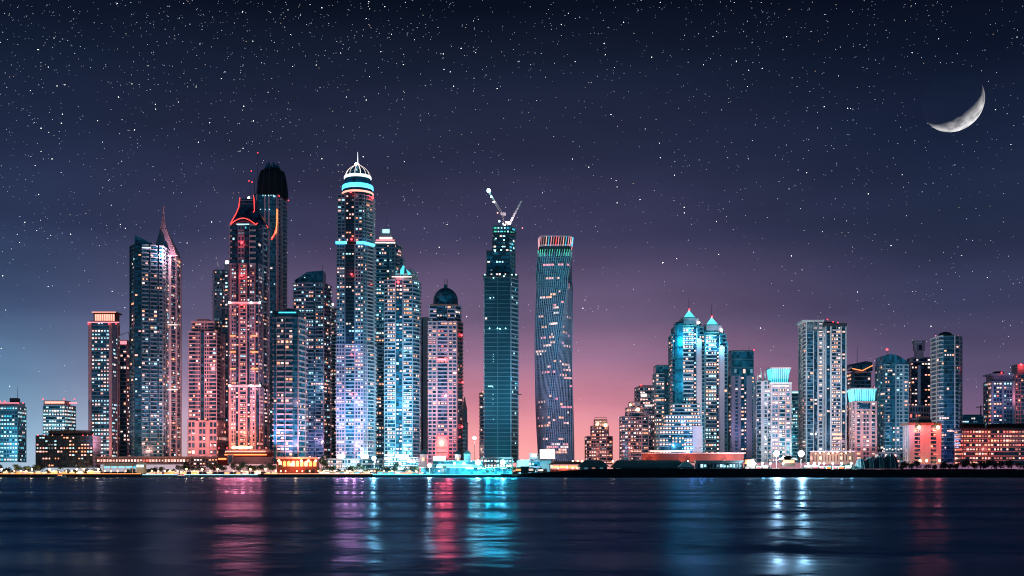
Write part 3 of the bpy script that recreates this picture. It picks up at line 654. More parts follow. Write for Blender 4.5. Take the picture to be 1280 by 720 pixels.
def tower_v():
    t = Tower('apartment_tower', 'stepped pink lattice tower with amber roof lamps, in front of a taller pale one', 1440, 791, seed=25, short='stepped pink lattice tower', span=(774, 800))
    kw = dict(lit=.30, cols=WARM + ('dimwarm', 'dim'), pitch=4.6)
    t.pmass([(777.5, 2), (785, -2), (802, -2), (810, 4)], 521, 580, 26, 'glass_navy', [[(1, 'b', 'mauve')], [(1, 'p', 'pink'), (3, 'b', 'mauve'), (1, 'p', 'pink')], [(1, 'b', 'mauve')]], **kw)
    t.pmass([(784, 1), (805, 1)], 510, 521, 22, 'glass_navy', [[(1, 'p', 'pink'), (2, 'b', 'mauve'), (1, 'p', 'pink')]], **kw)
    t.pmass([(787, 4), (800, 4)], 503, 510, 16, 'glass_navy', [[(1, 'p', 'pink')]], **kw)
    t.beacon(797.5, 512, 2.1, 'bulb_amber', -1); t.beacon(788, 506, 1.4, 'bulb_amber', 1); t.beacon(785, 513, 1.1, 'warm', -1)
    t.done()
    t = Tower('apartment_tower', 'taller pale tower with a red roof lamp, behind the stepped lattice tower', 1530, 808, seed=26, short='taller pale tower', span=(800, 820))
    t.pmass([(796, 6), (800, 0), (822, 0)], 484, 580, 26, 'glass', [[(1, 'b', 'pink')], [(3, 'b', 'pale', .25), (1, 'p', 'mauve', .1)]], lit=.2, cols=('lampwhite', 'peach', 'dim', 'dimwarm'), pitch=4.6)
    t.bar(801, 808, 494, 3.5, 'lampwhite', -2); t.bar(806, 817, 507, 1.8, 'lampwhite', -2)
    t.beacon(801, 481, .9); t.box('parapet', 800, 822, 481.5, 484, 'pink', 0, 20); t.beacon(820, 484, 1.2, 'warm', -1)
    t.done()
def tower_x():
    t = Tower('apartment_tower', 'dark flat topped tower with warm windows, left of the cyan twin towers', 1440, 831, seed=27, short='dark flat topped tower', span=(820, 842))
    t.pmass([(820, 0), (846, 0)], 467, 578, 28, 'glass', [[(2, 'b', 'bluegrey', .25), (1, 'g', 'darkgrey', .05), (2, 'b', 'bluegrey', .08)]], cols=WARM, pitch=5)
    t.pmass([(820, 1), (846, 1)], 457, 466.6, 26, 'glass_teal', [[(1, 'g', 'tealgrey', 0)]], lit=0, pitch=9)
    t.done()
    def twin(label, short, span, x0, Y, dx, dyp, seed):
        t = Tower('pyramid_tower', label, Y, x0 + 25, seed=seed, short=short, span=span)
        X = lambda p: x0 + p
        bl = 'bluegrey'
        # stepped dark shoulders
        for a, b, yt, y0 in ((0, 40, 418 + dyp, 6), (3, 38, 408 + dyp, 8), (6, 35, 402 + dyp, 10)):
            t.pmass([(X(a), y0), (X(b), y0)], yt, 578 if a == 0 else 418 + dyp, 36 - y0 * .5, 'glass_navy', [[(1, 'b', 'tealgrey', .06)]], cols=WARM, pitch=4.6)
        # curved cyan front
        c = 21
        t.pmass([(X(3), 3), (X(6), -1), (X(13), -4)], 405 + dyp, 506, 10, 'cyan_panel', [[(1, 'g', 'glass_teal', 0)], [(1, 'g', 'glass_teal', 0)]], lit=0, pitch=14, roof='tealgrey')
        t.pmass([(X(13), -4), (X(30), -4)], 411 + dyp, 578, 14, 'glass_navy', [[(9, 'b', 'pale', .30), (2.2, 'g', 'black', .55)]], cols=WARM + ('cool',), pitch=4.6)
        t.pmass([(X(30), -4.5), (X(36), -3)], 424 + dyp, 578, 12, 'glass', [[(1, 'w', 'mauve')]], lit=0)
        # drum, crown panels
        t.pmass([(X(8), 4), (X(12), -1), (X(30), -1), (X(34), 4)], 407 + dyp, 424 + dyp, 26, 'cyan_panel', [[(1, 'g', 'glass_teal', 0)], [(1, 'b', 'canvas', 0)], [(1, 'g', 'glass_teal', 0)]], lit=0, pitch=4.6)
        t.bar(X(16), X(26), 417 + dyp, 4, 'black', -2.8, 'dark_opening'); t.bar(X(17), X(25), 416 + dyp, 1, 'warm', -3.2)
        t.pmass([(X(11), 5), (X(14), 0), (X(29), 0), (X(33), 5)], 397.5 + dyp, 407 + dyp, 22, 'mauve', [[(1, 'g', bl, 0)]] * 3, lit=0, pitch=9, roof='tealgrey')
        t.loft('pyramid_roof', [(X(15.5), X(29.5), 396.5 + dyp), (X(22.3), X(22.7), 386 + dyp)], 'crown_cyan', 11, .5)
        t.tube('antenna', [(X(22.5), 387 + dyp, 11), (X(22.5), 370 + dyp, 11)], .4, 'darkgrey', .2)
        t.beacon(X(22.5), 385.5 + dyp, 1.2, dy=9); t.beacon(X(33.8), 403 + dyp, 1.3, 'bulb_white', 3)
        # cyan uplights sitting on the shoulder ledge
        for px in (8, 33): point((t.x(X(px)), -10, t.z(426 + dyp)), (.1, .75, 1), 14000, .4, t.root, 'unseen_uplight')
        point((t.x(X(21)), -14, t.z(412 + dyp)), (.2, .85, 1), 7000, .4, t.root, 'unseen_uplight')
        return t
    t = twin('cyan lit tower with glowing pyramid roof, taller of the matching pair', 'taller cyan twin tower', (842, 876), 840.5, 1330, 0, 0, 28)
    for py in (440, 480): point((t.x(844), -16, t.z(py)), (.1, .7, 1), 7000, .4, t.root, 'unseen_uplight')
    t.done()
    t = twin('cyan lit tower with glowing pyramid roof, shorter of the matching pair', 'shorter cyan twin tower', (876, 911), 869, 1390, 0, 9, 29)
    t.done()
    t = Tower('podium_block', 'stepped blue lit apartment block full of warm windows, below the cyan twin towers', 1305, 866, 'building', 30, 'stepped blue lit apartment block', (838, 842))
    kw = dict(cols=WARM, pitch=4.6)
    t.pmass([(824, 0), (877, 0)], 533, 578, 22, 'glass_navy', [[(2, 'b', 'bluegrey', .4), (1.6, 'b', 'bluegrey', .4), (1, 'w', 'mauve')]], **kw)
    t.pmass([(832, 3), (876, 3)], 519, 533, 20, 'glass_navy', [[(1, 'b', 'bluegrey', .35)]], **kw)
    t.pmass([(840, 6), (875, 6)], 505, 519, 18, 'glass_navy', [[(1, 'b', 'bluegrey', .35)]], **kw)
    t.box('glass_portal', 839, 855.5, 544.5, 566, 'glass_teal', -2.4, 2.6)
    for i in range(3):
        for px in (841, 845, 849.5, 853):
            if (i, px) not in ((2, 845), (1, 853), (2, 849.5)): t.bar(px - .9, px + .9, 548 + i * 4, 1.9, 'warm', -2.9, 'window')
    t.done()
    t = Tower('glass_tower', 'teal glass capped tower with mauve piers, right of the cyan twin towers', 1420, 927, seed=31, short='teal capped tower', span=(911, 944))
    t.pmass([(911, 10), (914, 0), (943, 0)], 470, 578, 30, 'glass', [[(1, 'b', 'tealgrey')], [(2, 'w', 'mauve'), (2, 'p', 'mauve', .1), (1.4, 'w', 'mauve'), (2, 'g', 'darkgrey', .4), (1.2, 'g', 'tealgrey', .3), (3, 'w', 'mauve'), (1.5, 'p', 'bluegrey', .1)]], lit=.1, cols=WARM, pitch=4.6)
    t.pmass([(911, 10), (914, -1), (942, -1)], 439, 469.6, 28, 'glass_teal', [[(1, 'g', 'tealgrey', 0)]], lit=0, pitch=10)
    for px in (919, 930, 939): t.bar(px - 1.4, px + 1.4, 464, 5, 'dim' if px != 930 else 'peach', -1.8, 'window')
    t.beacon(942, 437.5, .8); t.tube('mast', [(936, 439, 8), (938, 433, 8)], .3, 'steel')
    t.done()
def tower_aa():
    t = Tower('apartment_tower', 'white tower under a flared cyan glowing crown, beside a tall flat topped pair', 1350, 970, seed=32, short='cyan crowned white tower', span=(944, 990))
    t.pmass([(960.5, 8), (963, 0), (989, 0)], 480, 578, 30, 'glass', [[(1, 'b', 'pale')], [(.8, 'w', 'pale'), (3, 'p', 'mauve', .4), (.5, 'w', 'pink'), (3, 'b', 'pale', .4), (.5, 'w', 'pink'), (2, 'p', 'mauve', .35), (.6, 'w', 'pale')]], lit=.2, cols=WARM + ('warm',), pitch=4.7)
    t.pmass([(946, 10), (951, 4), (963, 4)], 476, 578, 28, 'glass', [[(1, 'b', 'pale', .1)], [(1, 'w', 'pale'), (2, 'p', 'pale', .12)]], lit=.1, cols=MIX, pitch=4.7)
    t.box('cornice', 962, 990, 478, 480.4, 'white', -2, 30)
    t.loft('crown', [(965.5, 986.5, 478), (965, 987, 470), (964, 988.5, 460.5)], 'crown_cyan', 13, .45)
    b = MB()
    for i in range(9): b.tube([(t.x(966 + i * 2.5), 2.6, t.z(478)), (t.x(965 + i * 2.75), 1.4, t.z(460.5))], .55, 'tealgrey', 4)
    b.build('crown_lattice', t.root); t.box('crown_rim', 963.5, 989, 458.8, 460.6, 'pink', 0, 27); t.bar(968, 984, 482.5, 1.2, 'lampwhite', -2)
    for px, py in ((949, 466), (953, 460), (958, 463)): t.tube('pinnacle', [(px, 477, 8), (px, py + 6, 8), (px, py, 8)], 1.4, 'white', .2)
    t.beacon(950, 470, 1.4, 'lampwhite', 1)
    t.done()
    t = Tower('slab_tower', 'slim pale cyan slab behind and between the white crowned and flat topped towers', 1520, 996, seed=33, short='slim pale cyan slab', span=(990, 1003))
    t.pmass([(988, 0), (1006, 0)], 492, 578, 22, 'glass_blue', [[(1, 'b', 'white', .2)]], cols=COOL, pitch=4.6)
    t.bar(990, 1003, 490.6, 1.6, 'cool', -1.5); t.box('roof_slab', 989, 1004, 488.6, 491.6, 'white', 0, 18)
    t.done()
def tower_ac():
    t = Tower('apartment_tower', 'tall white flat topped double slab with many warm balcony windows', 1390, 1031, seed=34, short='tall white double slab', span=(1003, 1058))
    kw = dict(cols=WARM + ('warm',), pitch=4.5)
    t.pmass([(1003.5, 16), (1007, 4), (1033, 4)], 402, 578, 36, 'glass_navy', [[(1, 'b', 'white', .06)], [(.9, 'w', 'white'), (4.4, 'g', 'bluegrey', .06), (.6, 'w', 'white'), (2.4, 'g', 'black', .05), (.8, 'w', 'white'), (3, 'p', 'pale', .35), (.6, 'w', 'white'), (2, 'b', 'pale', .2)]], **kw)
    t.pmass([(1031, 6), (1032, -3), (1058, -3)], 408, 578, 32, 'glass_navy', [[(1, 'w', 'pale')], [(.5, 'w', 'bluegrey'), (2, 'g', 'black', .1), (.8, 'w', 'white'), (2.6, 'b', 'pale', .4), (2.6, 'b', 'pale', .4), (.8, 'w', 'white'), (2, 'g', 'black', .1), (.6, 'w', 'white')]], **kw)
    t.box('roof_slab', 1002.5, 1034, 399.5, 402, 'white', 2, 34); t.box('roof_slab', 1030.5, 1058.8, 404.5, 408.6, 'darkgrey', -5, 36)
    b = MB()
    for i in range(8): b.box(t.x(1010), t.x(1030), 2.6, 3.9, t.z(413.6 - i * 1.4), t.z(413 - i * 1.4), 'bluegrey')
    b.build('louvre_grille', t.root)
    t.bar(1040, 1050, 413, 2.2, 'white', -4.2, 'top_beam')
    for px, py in ((1035, 399), (1042, 402), (1048, 403)): t.beacon(px, py, .8, dy=2)
    t.box('plant_room', 1034, 1044, 401.5, 404.6, 'darkgrey', 4, 12)
    for py in (543, 548): t.bar(1040, 1051, py, 2, 'warm', -4.7)
    t.done()
    t = Tower('slab_tower', 'low pink slab filling the gap right of the white double slab', 1500, 1062, seed=35, short='low pink slab', span=(1058, 1066))
    t.pmass([(1056, 0), (1069, 0)], 507, 578, 20, 'glass', [[(1, 'b', 'pink', .15)]], cols=REDDISH, pitch=4.6)
    t.box('parapet', 1058, 1067, 504.5, 507, 'pink', 2, 10)
    t.done()
    t = Tower('glass_tower', 'dark glass tower with a tilted orange edged hat and a mast', 1480, 1077, seed=36, short='tilted hat tower', span=(1066, 1069))
    t.pmass([(1064, 4), (1067, 0), (1088, 0)], 466, 578, 26, 'glass', [[(1, 'g', 'tealgrey')], [(1, 'b', 'mauve', .1)]], lit=.1, cols=WARM, pitch=5)
    b = MB(); x, z = t.x, t.z
    b.loft([[(x(1064.5), -3, z(461)), (x(1090), -3, z(463.5)), (x(1090), 26, z(463.5)), (x(1064.5), 26, z(461))], [(x(1064), -3, z(458)), (x(1089.5), -3, z(453)), (x(1090), 26, z(449)), (x(1066), 26, z(454))]], 'glass'); b.build('tilted_roof', t.root)
    t.tube('neon_tube', [(1064.5, 461, -3.4), (1077, 463.5, -3.4), (1090, 457, -3.4)], .55, 'neon_orange')
    t.tube('mast', [(1075, 456, 12), (1075, 432, 12)], .45, 'pale', .25); t.box('plant_room', 1070, 1084, 462, 466.4, 'mauve', 0, 16)
    t.done()
    t = Tower('hotel_tower', 'pink tower under a boxy cyan glowing crown, dotted with rows of round lamps', 1370, 1081, seed=37, short='pink cyan crowned tower', span=(1069, 1098))
    t.pmass([(1066, 8), (1068, 0), (1096, 0)], 502, 580, 26, 'glass_navy', [[(1, 'b', 'pink')], [(1, 'w', 'pink'), (2, 'p', 'pink', .2), (1, 'w', 'pink'), (3, 'p', 'pink', .2), (1, 'w', 'pink'), (2, 'p', 'pink', .2), (.6, 'w', 'pink')]], lit=.2, cols=('lampwhite', 'peach', 'warm', 'dim'), pitch=5)
    t.loft('crown', [(1069, 1094, 502), (1068, 1094.5, 496), (1067, 1096, 486)], 'crown_cyan', 13, .42)
    b = MB()
    for i in range(10): b.tube([(t.x(1069.5 + i * 2.7), 1.2, t.z(502)), (t.x(1068 + i * 3), .6, t.z(486))], .5, 'tealgrey', 4)
    b.build('crown_lattice', t.root); t.box('crown_rim', 1066.5, 1096.5, 484.8, 486.4, 'white', -1, 27)
    t.box('dark_opening', 1074, 1088, 504, 511, 'glass_navy', -1.2, 1)
    for py in (516, 528): 
        for px in (1072, 1078, 1084, 1090): t.beacon(px, py, .9, 'warm' if py == 516 else 'lampwhite', -2)
    t.done()
    t = Tower('slab_tower', 'narrow pink lit slab right of the pink cyan crowned tower', 1490, 1097, seed=38, short='narrow pink lit slab', span=(1098, 1101))
    t.pmass([(1092, 0), (1104, 0)], 486, 578, 20, 'glass', [[(1, 'p', 'pink', .2)]], cols=REDDISH, pitch=4.6)
    t.box('parapet', 1094, 1103, 482, 486, 'pink', 2, 10); t.bar(1093, 1100, 483.6, 2, 'neon_pink', 1)
    t.done()
def tower_ag():
    t = Tower('apartment_tower', 'teal balcony tower with a curved vault roof and a red beacon on a pole', 1400, 1118, seed=39, short='curved roof teal tower', span=(1101, 1136))
    t.pmass([(1101, 12), (1106, 0), (1135, 0)], 456, 576, 32, 'glass_teal', [[(1, 'b', 'bluegrey', .12)], [(2, 'b', 'bluegrey', .18), (2, 'g', 'tealgrey', .1), (.4, 'w', 'bluegrey'), (2.6, 'p', 'bluegrey', .12), (.4, 'w', 'bluegrey'), (1.6, 'b', 'bluegrey', .1)]], cols=WARM + ('cool', 'dim'), pitch=4.6)
    b = MB(); n = 10
    poly = [(t.x(1103), t.z(456.5))] + [(t.x(1104 + 31 * i / n), t.z(452 - 9.5 * math.sin(math.pi * (.25 + .75 * i / n)))) for i in range(n + 1)] + [(t.x(1136), t.z(456.5))]
    m = len(poly); vs = [(x, .5, zz) for x, zz in poly] + [(x, 28, zz) for x, zz in poly]
    b.add(vs, [tuple(range(m - 1, -1, -1)), tuple(range(m, 2 * m))] + [(i, (i + 1) % m, m + (i + 1) % m, m + i) for i in range(m)], 'glass'); b.build('vault_roof', t.root)
    t.tube('mast', [(1111.5, 450, 8), (1111.5, 437, 8)], .35, 'steel'); t.beacon(1111.5, 436, 1.6, dy=8, watts=0)
    for i in range(9): t.beacon(1104 + i * 3.6, 561 + (i % 2), 1.0, 'lampwhite', -3)
    t.done()
    t = Tower('apartment_tower', 'dark tower carrying a pale square ring on its roof, warm windows below', 1450, 1151, seed=40, short='square ring tower', span=(1136, 1140))
    t.pmass([(1136, 10), (1139, 0), (1167, 0)], 457, 578, 28, 'glass_navy', [[(1, 'b', 'pink', .1)], [(2, 'b', 'darkgrey', .3), (1, 'w', 'pale'), (1.2, 'g', 'black', .05), (2, 'b', 'darkgrey', .3), (1, 'p', 'pink', .1)]], cols=WARM, pitch=4.7)
    t.pmass([(1137, -3), (1168, -3)], 508, 540, 1, 'glass', [[(1, 'p', 'pale', .2)]], cols=REDDISH, pitch=8)
    t.pmass([(1141, 4), (1163, 4)], 447, 457, 22, 'glass', [[(1, 'b', 'mauve', .1)]], cols=WARM, pitch=4.7)
    b = MB(); x, z = t.x, t.z
    for a, c, d, e in ((1143, 1157.5, 425, 428.6), (1146, 1155, 438, 447), (1144, 1147.4, 428.6, 438), (1153.4, 1157, 428.6, 438)): b.box(x(a), x(c), 2, 9, z(e), z(d), 'pink')
    b.build('ring_frame', t.root); t.box('ring_panel', 1147.4, 1153.4, 428.6, 438, 'mauve', 4, 3); t.box('ring_inset', 1148.6, 1152.2, 431, 436, 'black', 3.4, 1)
    t.done()
    t = Tower('hotel_block', 'low wide block drenched in red light from two amber roof lamps', 1300, 1155, 'building', 41, 'red lit low block', (1140, 1176))
    t.pmass([(1135, 8), (1136.5, 0), (1176, 0)], 531, 580, 22, 'glass_navy', [[(1, 'w', 'pink')], [(1.2, 'w', 'pink'), (1.6, 'b', 'pink', .1), (2.6, 'w', 'pink'), (1.6, 'b', 'pink', .15), (1.2, 'w', 'pink')]], cols=REDDISH, pitch=4.4)
    t.box('roof_slab', 1134.5, 1177, 528.4, 531.4, 'brown', -2, 26)
    t.loft('roof_hut', [(1148, 1166, 528.4), (1151, 1163, 520)], 'darkgrey', 8, .4)
    for px in (1147, 1170.5):
        t.beacon(px, 534.5, 2.2, 'bulb_amber', -5)
        point((t.x(px), -9, t.z(537)), (1, .07, .05), 16000, .4, t.root, 'lamp_light'); point((t.x(px), -12, t.z(560)), (1, .16, .12), 3500, .4, t.root, 'lamp_light')
    for px in (1147, 1155, 1171): t.beacon(px, 576, 1.7, 'bulb_amber', -8)
    t.done()
    t = Tower('glass_tower', 'tall dark rounded tower with white floor lines and a domed cap, standing apart', 1380, 1187, seed=42, short='tall dark rounded tower', span=(1176, 1203))
    t.pmass([(1171, 16), (1174, 5), (1180, 0), (1193, 0), (1198, 4), (1202, 14)], 420, 578, 34, 'glass_navy', [[(1, 'b', 'white', .02)], [(1, 'b', 'pale', .03)], [(1, 'g', 'tealgrey', .03)], [(1, 'b', 'pale', .02)], [(1, 'b', 'white', 0)]], cols=WARM, pitch=5)
    t.lathe('roof_cap', 1187, [(9, 420), (8.4, 416.5), (6, 414.3), (2, 413.2)], 'darkgrey', 14, 20)
    for px in (1172, 1200): t.beacon(px, 419, .7, 'neon_pink', 6)
    t.done()
def tower_ak():
    for a, b, seed, lab, sh in ((1203, 1234, 43, 'long low block of pink lit floors beside the tall dark rounded tower', 'pink lit low block'), (1237, 1292, 44, 'long low block of pink lit floors running out of the right edge', 'low block at the right edge')):
        t = Tower('hotel_block', lab, 1320, (a + b) / 2, 'building', seed, sh, (a, b + 2))
        t.pmass([(a + 1, 0), (b, 0)], 537, 581, 24, 'glass_navy', [[(1, 'b', 'pink', .45)]], cols=('warm', 'warm', 'redwin', 'dimwarm', 'peach'), pitch=5)
        t.box('roof_slab', a, b + .5, 534.6, 537.4, 'darkgrey', -2, 28); t.box('roof_terrace', a + 3, b - 3, 529.5, 534.4, 'black', 3, 16)
        t.done()
    t = Tower('apartment_tower', 'white framed tower with a roof pavilion, red and green roof lights', 1440, 1252, seed=45, short='roof pavilion tower', span=(1290, 1291))
    t.pmass([(1236, 10), (1239, 0), (1268, 0)], 477, 578, 26, 'glass_navy', [[(1, 'b', 'white')], [(1, 'w', 'white'), (4, 'p', 'bluegrey', .35), (.8, 'w', 'white'), (4, 'p', 'bluegrey', .3), (1, 'w', 'white')]], lit=.3, cols=MIX + ('peach', 'redwin'), pitch=5)
    t.box('roof_pavilion', 1241, 1266, 469, 477, 'mauve', 2, 20); t.box('roof_slab', 1239, 1268, 466.8, 469.2, 'white', 0, 26)
    t.beacon(1251, 466, 1.0); t.beacon(1262, 467.5, 1.1, 'bulb_cool', 1); t.loft('roof_dome', [(1245, 1258, 467), (1248, 1256, 463.5)], 'darkgrey', 10, .5)
    t.done()
    t = Tower('apartment_tower', 'pink and teal tower cut by the right edge, red beacon on its roof', 1460, 1278, seed=46, short='edge tower', span=(1292, 1293))
    t.pmass([(1265, 10), (1269, 0), (1296, 0)], 468, 578, 28, 'glass', [[(1, 'b', 'mauve')], [(1, 'p', 'pink', .1), (2, 'b', 'bluegrey', .1), (1, 'p', 'pink', .1)]], lit=.1, cols=REDDISH, pitch=5)
    t.box('roof_house', 1272, 1294, 455, 468, 'pink', 4, 18); t.beacon(1277, 456, 1.8, dy=2, watts=3000)
    t.done()
    t = Tower('office_block', 'far low grey block under a small crane, above the pink lit floors', 1750, 1218, 'building', 47)
    t.pmass([(1200, 0), (1233, 0)], 521, 578, 24, 'glass', [[(1, 'b', 'bluegrey', .05)]], cols=COOL, pitch=5)
    t.box('roof_house', 1206, 1228, 518, 521, 'tealgrey', 4, 14)
    t.done()
    Y = 1790; o = empty('tower_crane', (WX(1226, Y), Y, BZ)); tag(o, 'small far crane rising above the low grey block', 'crane')
    b = MB(); b.tube([(0, 0, 0), (0, 0, WZ(507, Y) - BZ)], 1.1, 'darkgrey', 4); b.build('mast', o)
    b = MB(); zt = WZ(509, Y) - BZ; b.tube([(-8, 0, zt), (14, 0, zt + 1)], .7, 'darkgrey', 4); b.build('jib', o)

for f in (tower_a, tower_b, tower_c, tower_d, tower_e, tower_g, tower_i, tower_j, tower_k, tower_l, tower_m, tower_n, tower_o, tower_q, tower_s, tower_t, tower_u, tower_v, tower_x, tower_aa, tower_ac, tower_ag, tower_ak): f()

# ================================================================== low buildings on the shore
def low(name, label, Y, cx, cat='building'): return Tower(name, label, Y, cx, cat)
def hip(t, name, xl, xr, yt, yb, k, inset, y0=0, d=16, dx=None):
    b = MB(); a, c = t.x(xl), t.x(xr); i = inset * t.s; z0, z1 = t.z(yb), t.z(yt); m = y0 + d / 2
    b.loft([[(a, y0, z0), (c, y0, z0), (c, y0 + d, z0), (a, y0 + d, z0)], [(a + i, m - .6, z1), (c - i, m - .6, z1), (c - i, m + .6, z1), (a + i, m + .6, z1)]], k); return b.build(name, t.root)
t = low('arcade', 'long pink lit arcade below the slanted and needle spire towers', 1300, 176)
t.pmass([(121, 0), (232, 0)], 572, 579.5, 14, 'brown', [[(1, 'p', 'pink', .7)]], cols=('warm', 'peach', 'peach', 'redwin'), pitch=8); t.box('roof_slab', 120, 233, 570.6, 572.4, 'pink', -1.5, 17); t.done()
t = low('marquee', 'long cyan lit marquee tent on the shore', 1262, 150, 'tent')
hip(t, 'canopy', 128, 167, 578.4, 582.6, 'canvas', 4, 0, 14); t.box('light_panel', 129, 166, 582.7, 585, 'cyan', .6, 12)
for px in (129, 138, 147, 156, 165.5): t.box('post', px - .4, px + .4, 582.6, 592, 'white', -.3, .8)
t.done()
t = low('pavilion', 'small gabled pavilion glowing cyan and white beside the marquee', 1258, 175, 'pavilion')
t.box('wall_panel', 170.5, 180, 580.5, 592, 'canvas', 0, 8); t.bar(171, 179.5, 582.4, 2.6, 'cool', -.9); t.beacon(175, 582.6, 1.2, 'warm', -1.4); hip(t, 'roof', 169, 181.5, 576, 580.6, 'canvas', 5.6, -1, 10); t.done()
t = low('villa', 'pale flat roofed villa behind dark trees below the broad pink tower', 1310, 255)
t.pmass([(238, 0), (272, 0)], 572.5, 582, 14, 'brown', [[(1, 'p', 'pale', .3)]], cols=WARM, pitch=5); t.box('roof_slab', 236, 274, 570.6, 572.8, 'pink', -2, 18); t.done()
t = low('shop', 'small orange lit shop with a bright white doorway below the teal grid tower', 1300, 281)
t.box('shopfront', 272, 284, 571.5, 582, 'redwall', 0, 10); t.bar(273, 283, 573.6, 2, 'neon_orange', -.9); t.box('doorway', 284.4, 290.4, 568, 580, 'pale', -1, 8); t.box('glass_door', 286, 289.4, 570, 578, 'glass_blue', -1.6, .8); t.done()
t = low('restaurant', 'row of orange glowing arches below the oval balcony tower', 1275, 372)
t.box('wall_panel', 346, 397, 573, 592, 'redwall', 1.5, 12); t.box('roof_slab', 345, 398, 571.4, 573.4, 'pink', 0, 16)
for i in range(9):
    b = MB(); cx = t.x(350 + i * 5.4); r = 2.0 * t.s; zz = t.z(578)
    poly = [(cx - r, t.z(583))] + [(cx - r * math.cos(math.pi * j / 8), zz + r * math.sin(math.pi * j / 8)) for j in range(9)] + [(cx + r, t.z(583))]
    n = len(poly); b.add([(x, .9, q) for x, q in poly] + [(x, 1.6, q) for x, q in poly], [tuple(range(n - 1, -1, -1)), tuple(range(n, 2 * n))] + [(j, (j + 1) % n, n + (j + 1) % n, n + j) for j in range(n)], 'neon_orange' if i % 3 else 'crown_warm'); b.build('arch_window', t.root)
for px in (349, 364, 377, 386, 395): t.beacon(px, 576 if px != 364 else 581, 1.5, 'bulb_amber', -2)
point((t.x(372), -10, t.z(578)), (1, .35, .14), 26000, .5, t.root); t.done()
t = low('podium_building', 'white terraced podium with strips of light below the tallest ringed tower', 1285, 460)
t.pmass([(402, 0), (478, 0)], 574, 592, 14, 'glass_blue', [[(1, 'b', 'pink', .35), (1, 'p', 'pale', .3), (1, 'b', 'white', .3)]], cols=('lampwhite', 'peach', 'cool', 'warm'), pitch=6); t.done()
t = low('podium_building', 'terraced podium with bright white awnings below the spike crowned tower', 1280, 504)
t.pmass([(480, 0), (523, 0)], 572, 592, 14, 'glass_blue', [[(1, 'b', 'white', .5)]], cols=('cool', 'lampwhite', 'warm', 'cyan'), pitch=5)
for a, b, y in ((481, 492, 569), (494, 511, 569.4), (481, 490, 573.6), (499, 512, 573.4), (509, 520, 577)): t.bar(a, b, y, 2.2, 'neon_white', -2, 'awning')
t.done()
for a, b, lab in ((523.5, 535.5, 'pagoda roofed pink pavilion left of the red arched gate'), (567, 577.5, 'pagoda roofed pink pavilion right of the red arched gate')):
    t = low('pavilion', lab, 1275, (a + b) / 2, 'pavilion')
    t.box('wall_panel', a + 1.5, b - 1.5, 568, 584, 'pink', 1, 9); t.bar(a + 4, a + 7, 574, 4, 'warm', .2, 'window'); hip(t, 'roof', a - .5, b + .5, 564, 567.6, 'roof_teal', 3.4, -1, 13); hip(t, 'roof', a + 2.5, b - 2.5, 561.4, 564.2, 'roof_teal', 3, 2, 7); t.done()
t = low('watch_tower', 'teal square tower with a pyramid roof right of the pagoda pavilions', 1268, 584, 'tower')
t.box('shaft', 580, 588, 567, 594, 'tealgrey', 0, 8); hip(t, 'roof', 579, 589, 562, 567.2, 'roof_teal', 4.9, -1, 10); t.beacon(580, 580.5, 2, 'bulb_white', -2); t.bar(581.5, 586.5, 578, 4, 'cyan', -.9, 'window'); t.done()
t = low('podium_building', 'long teal terraced podium in front of the pink domed tower', 1260, 562)
for a, b, yt, yb, y0 in ((541, 603, 576.5, 580.5, 6), (536, 603, 580.6, 584.6, 3), (526, 640, 584.8, 592.6, 0)): t.box('terrace', a, b, yt, yb, 'glass_teal', y0, 14); t.box('terrace_edge', a - .4, b + .4, yt - .7, yt - .05, 'canvas', y0 - .5, 15)
t.box('light_box', 541.5, 557, 570, 576, 'lampwhite', 8, 3)
for px in (586, 601, 630): t.bar(px - 4, px + 6, 585.6, 1.2, 'cool', -.7, 'light_strip')
t.done()
t = low('site_office', 'low white site building washed by floodlights below the unfinished tower', 1285, 622)
t.pmass([(601, 0), (640, 0)], 573, 585, 10, 'glass_blue', [[(1, 'b', 'white', .6)]], cols=('cool', 'lampwhite', 'lampwhite'), pitch=6); t.box('roof_slab', 600, 641, 571.4, 573, 'white', -1.5, 13); t.done()
t = low('warehouse', 'low grey white warehouse left of the twisting tower', 1270, 668)
t.pmass([(647, 0), (689, 0)], 576, 592, 12, 'glass', [[(1, 'w', 'pale', 0.01), (1, 'b', 'mauve', .25), (1, 'w', 'bluegrey')]], cols=('cool', 'lampwhite'), pitch=7); t.box('tank_house', 662, 673, 566.5, 576, 'pink', 3, 8); t.bar(664.5, 671, 569, 3.4, 'peach', 2.2, 'window'); t.box('roof_slab', 650, 676, 574.6, 576.4, 'white', -1, 14); t.done()
t = low('container', 'dark square shed at the end of the quay', 1236, 656, 'shed')
t.box('wall_panel', 651, 661, 583.6, 593, 'roof_teal', 0, 9); t.box('roof_slab', 650.4, 661.6, 583, 583.8, 'darkgrey', -.6, 10.2); t.done()
t = low('market_hall', 'open market hall glowing orange under a dark red roof by the twisting tower', 1262, 707)
hip(t, 'roof', 685, 732, 576.6, 580.6, 'redwall', 8, -2, 16); t.box('counter', 687, 724, 586.6, 592, 'redwall', 1, 8); t.bar(689, 722, 583.6, 2.6, 'neon_orange', 6, 'light_strip')
for px in (690, 698, 709, 716, 722): t.beacon(px, 583 + (px % 3), 1.2, 'bulb_amber', .5)
for px in (687, 699, 711, 723): t.box('post', px - .3, px + .3, 580, 592, 'brown', -.6, .8)
point((t.x(706), -4, t.z(584)), (1, .3, .1), 9000, .5, t.root); t.done()
t = low('hall', 'dark hipped roof hall with dim green windows, smaller of the two waterfront halls', 1250, 741)
hip(t, 'roof', 722, 762, 575.4, 583.4, 'roof_teal', 9, -3, 24); t.box('wall_panel', 725, 759, 583, 592, 'tealgrey', 1, 16)
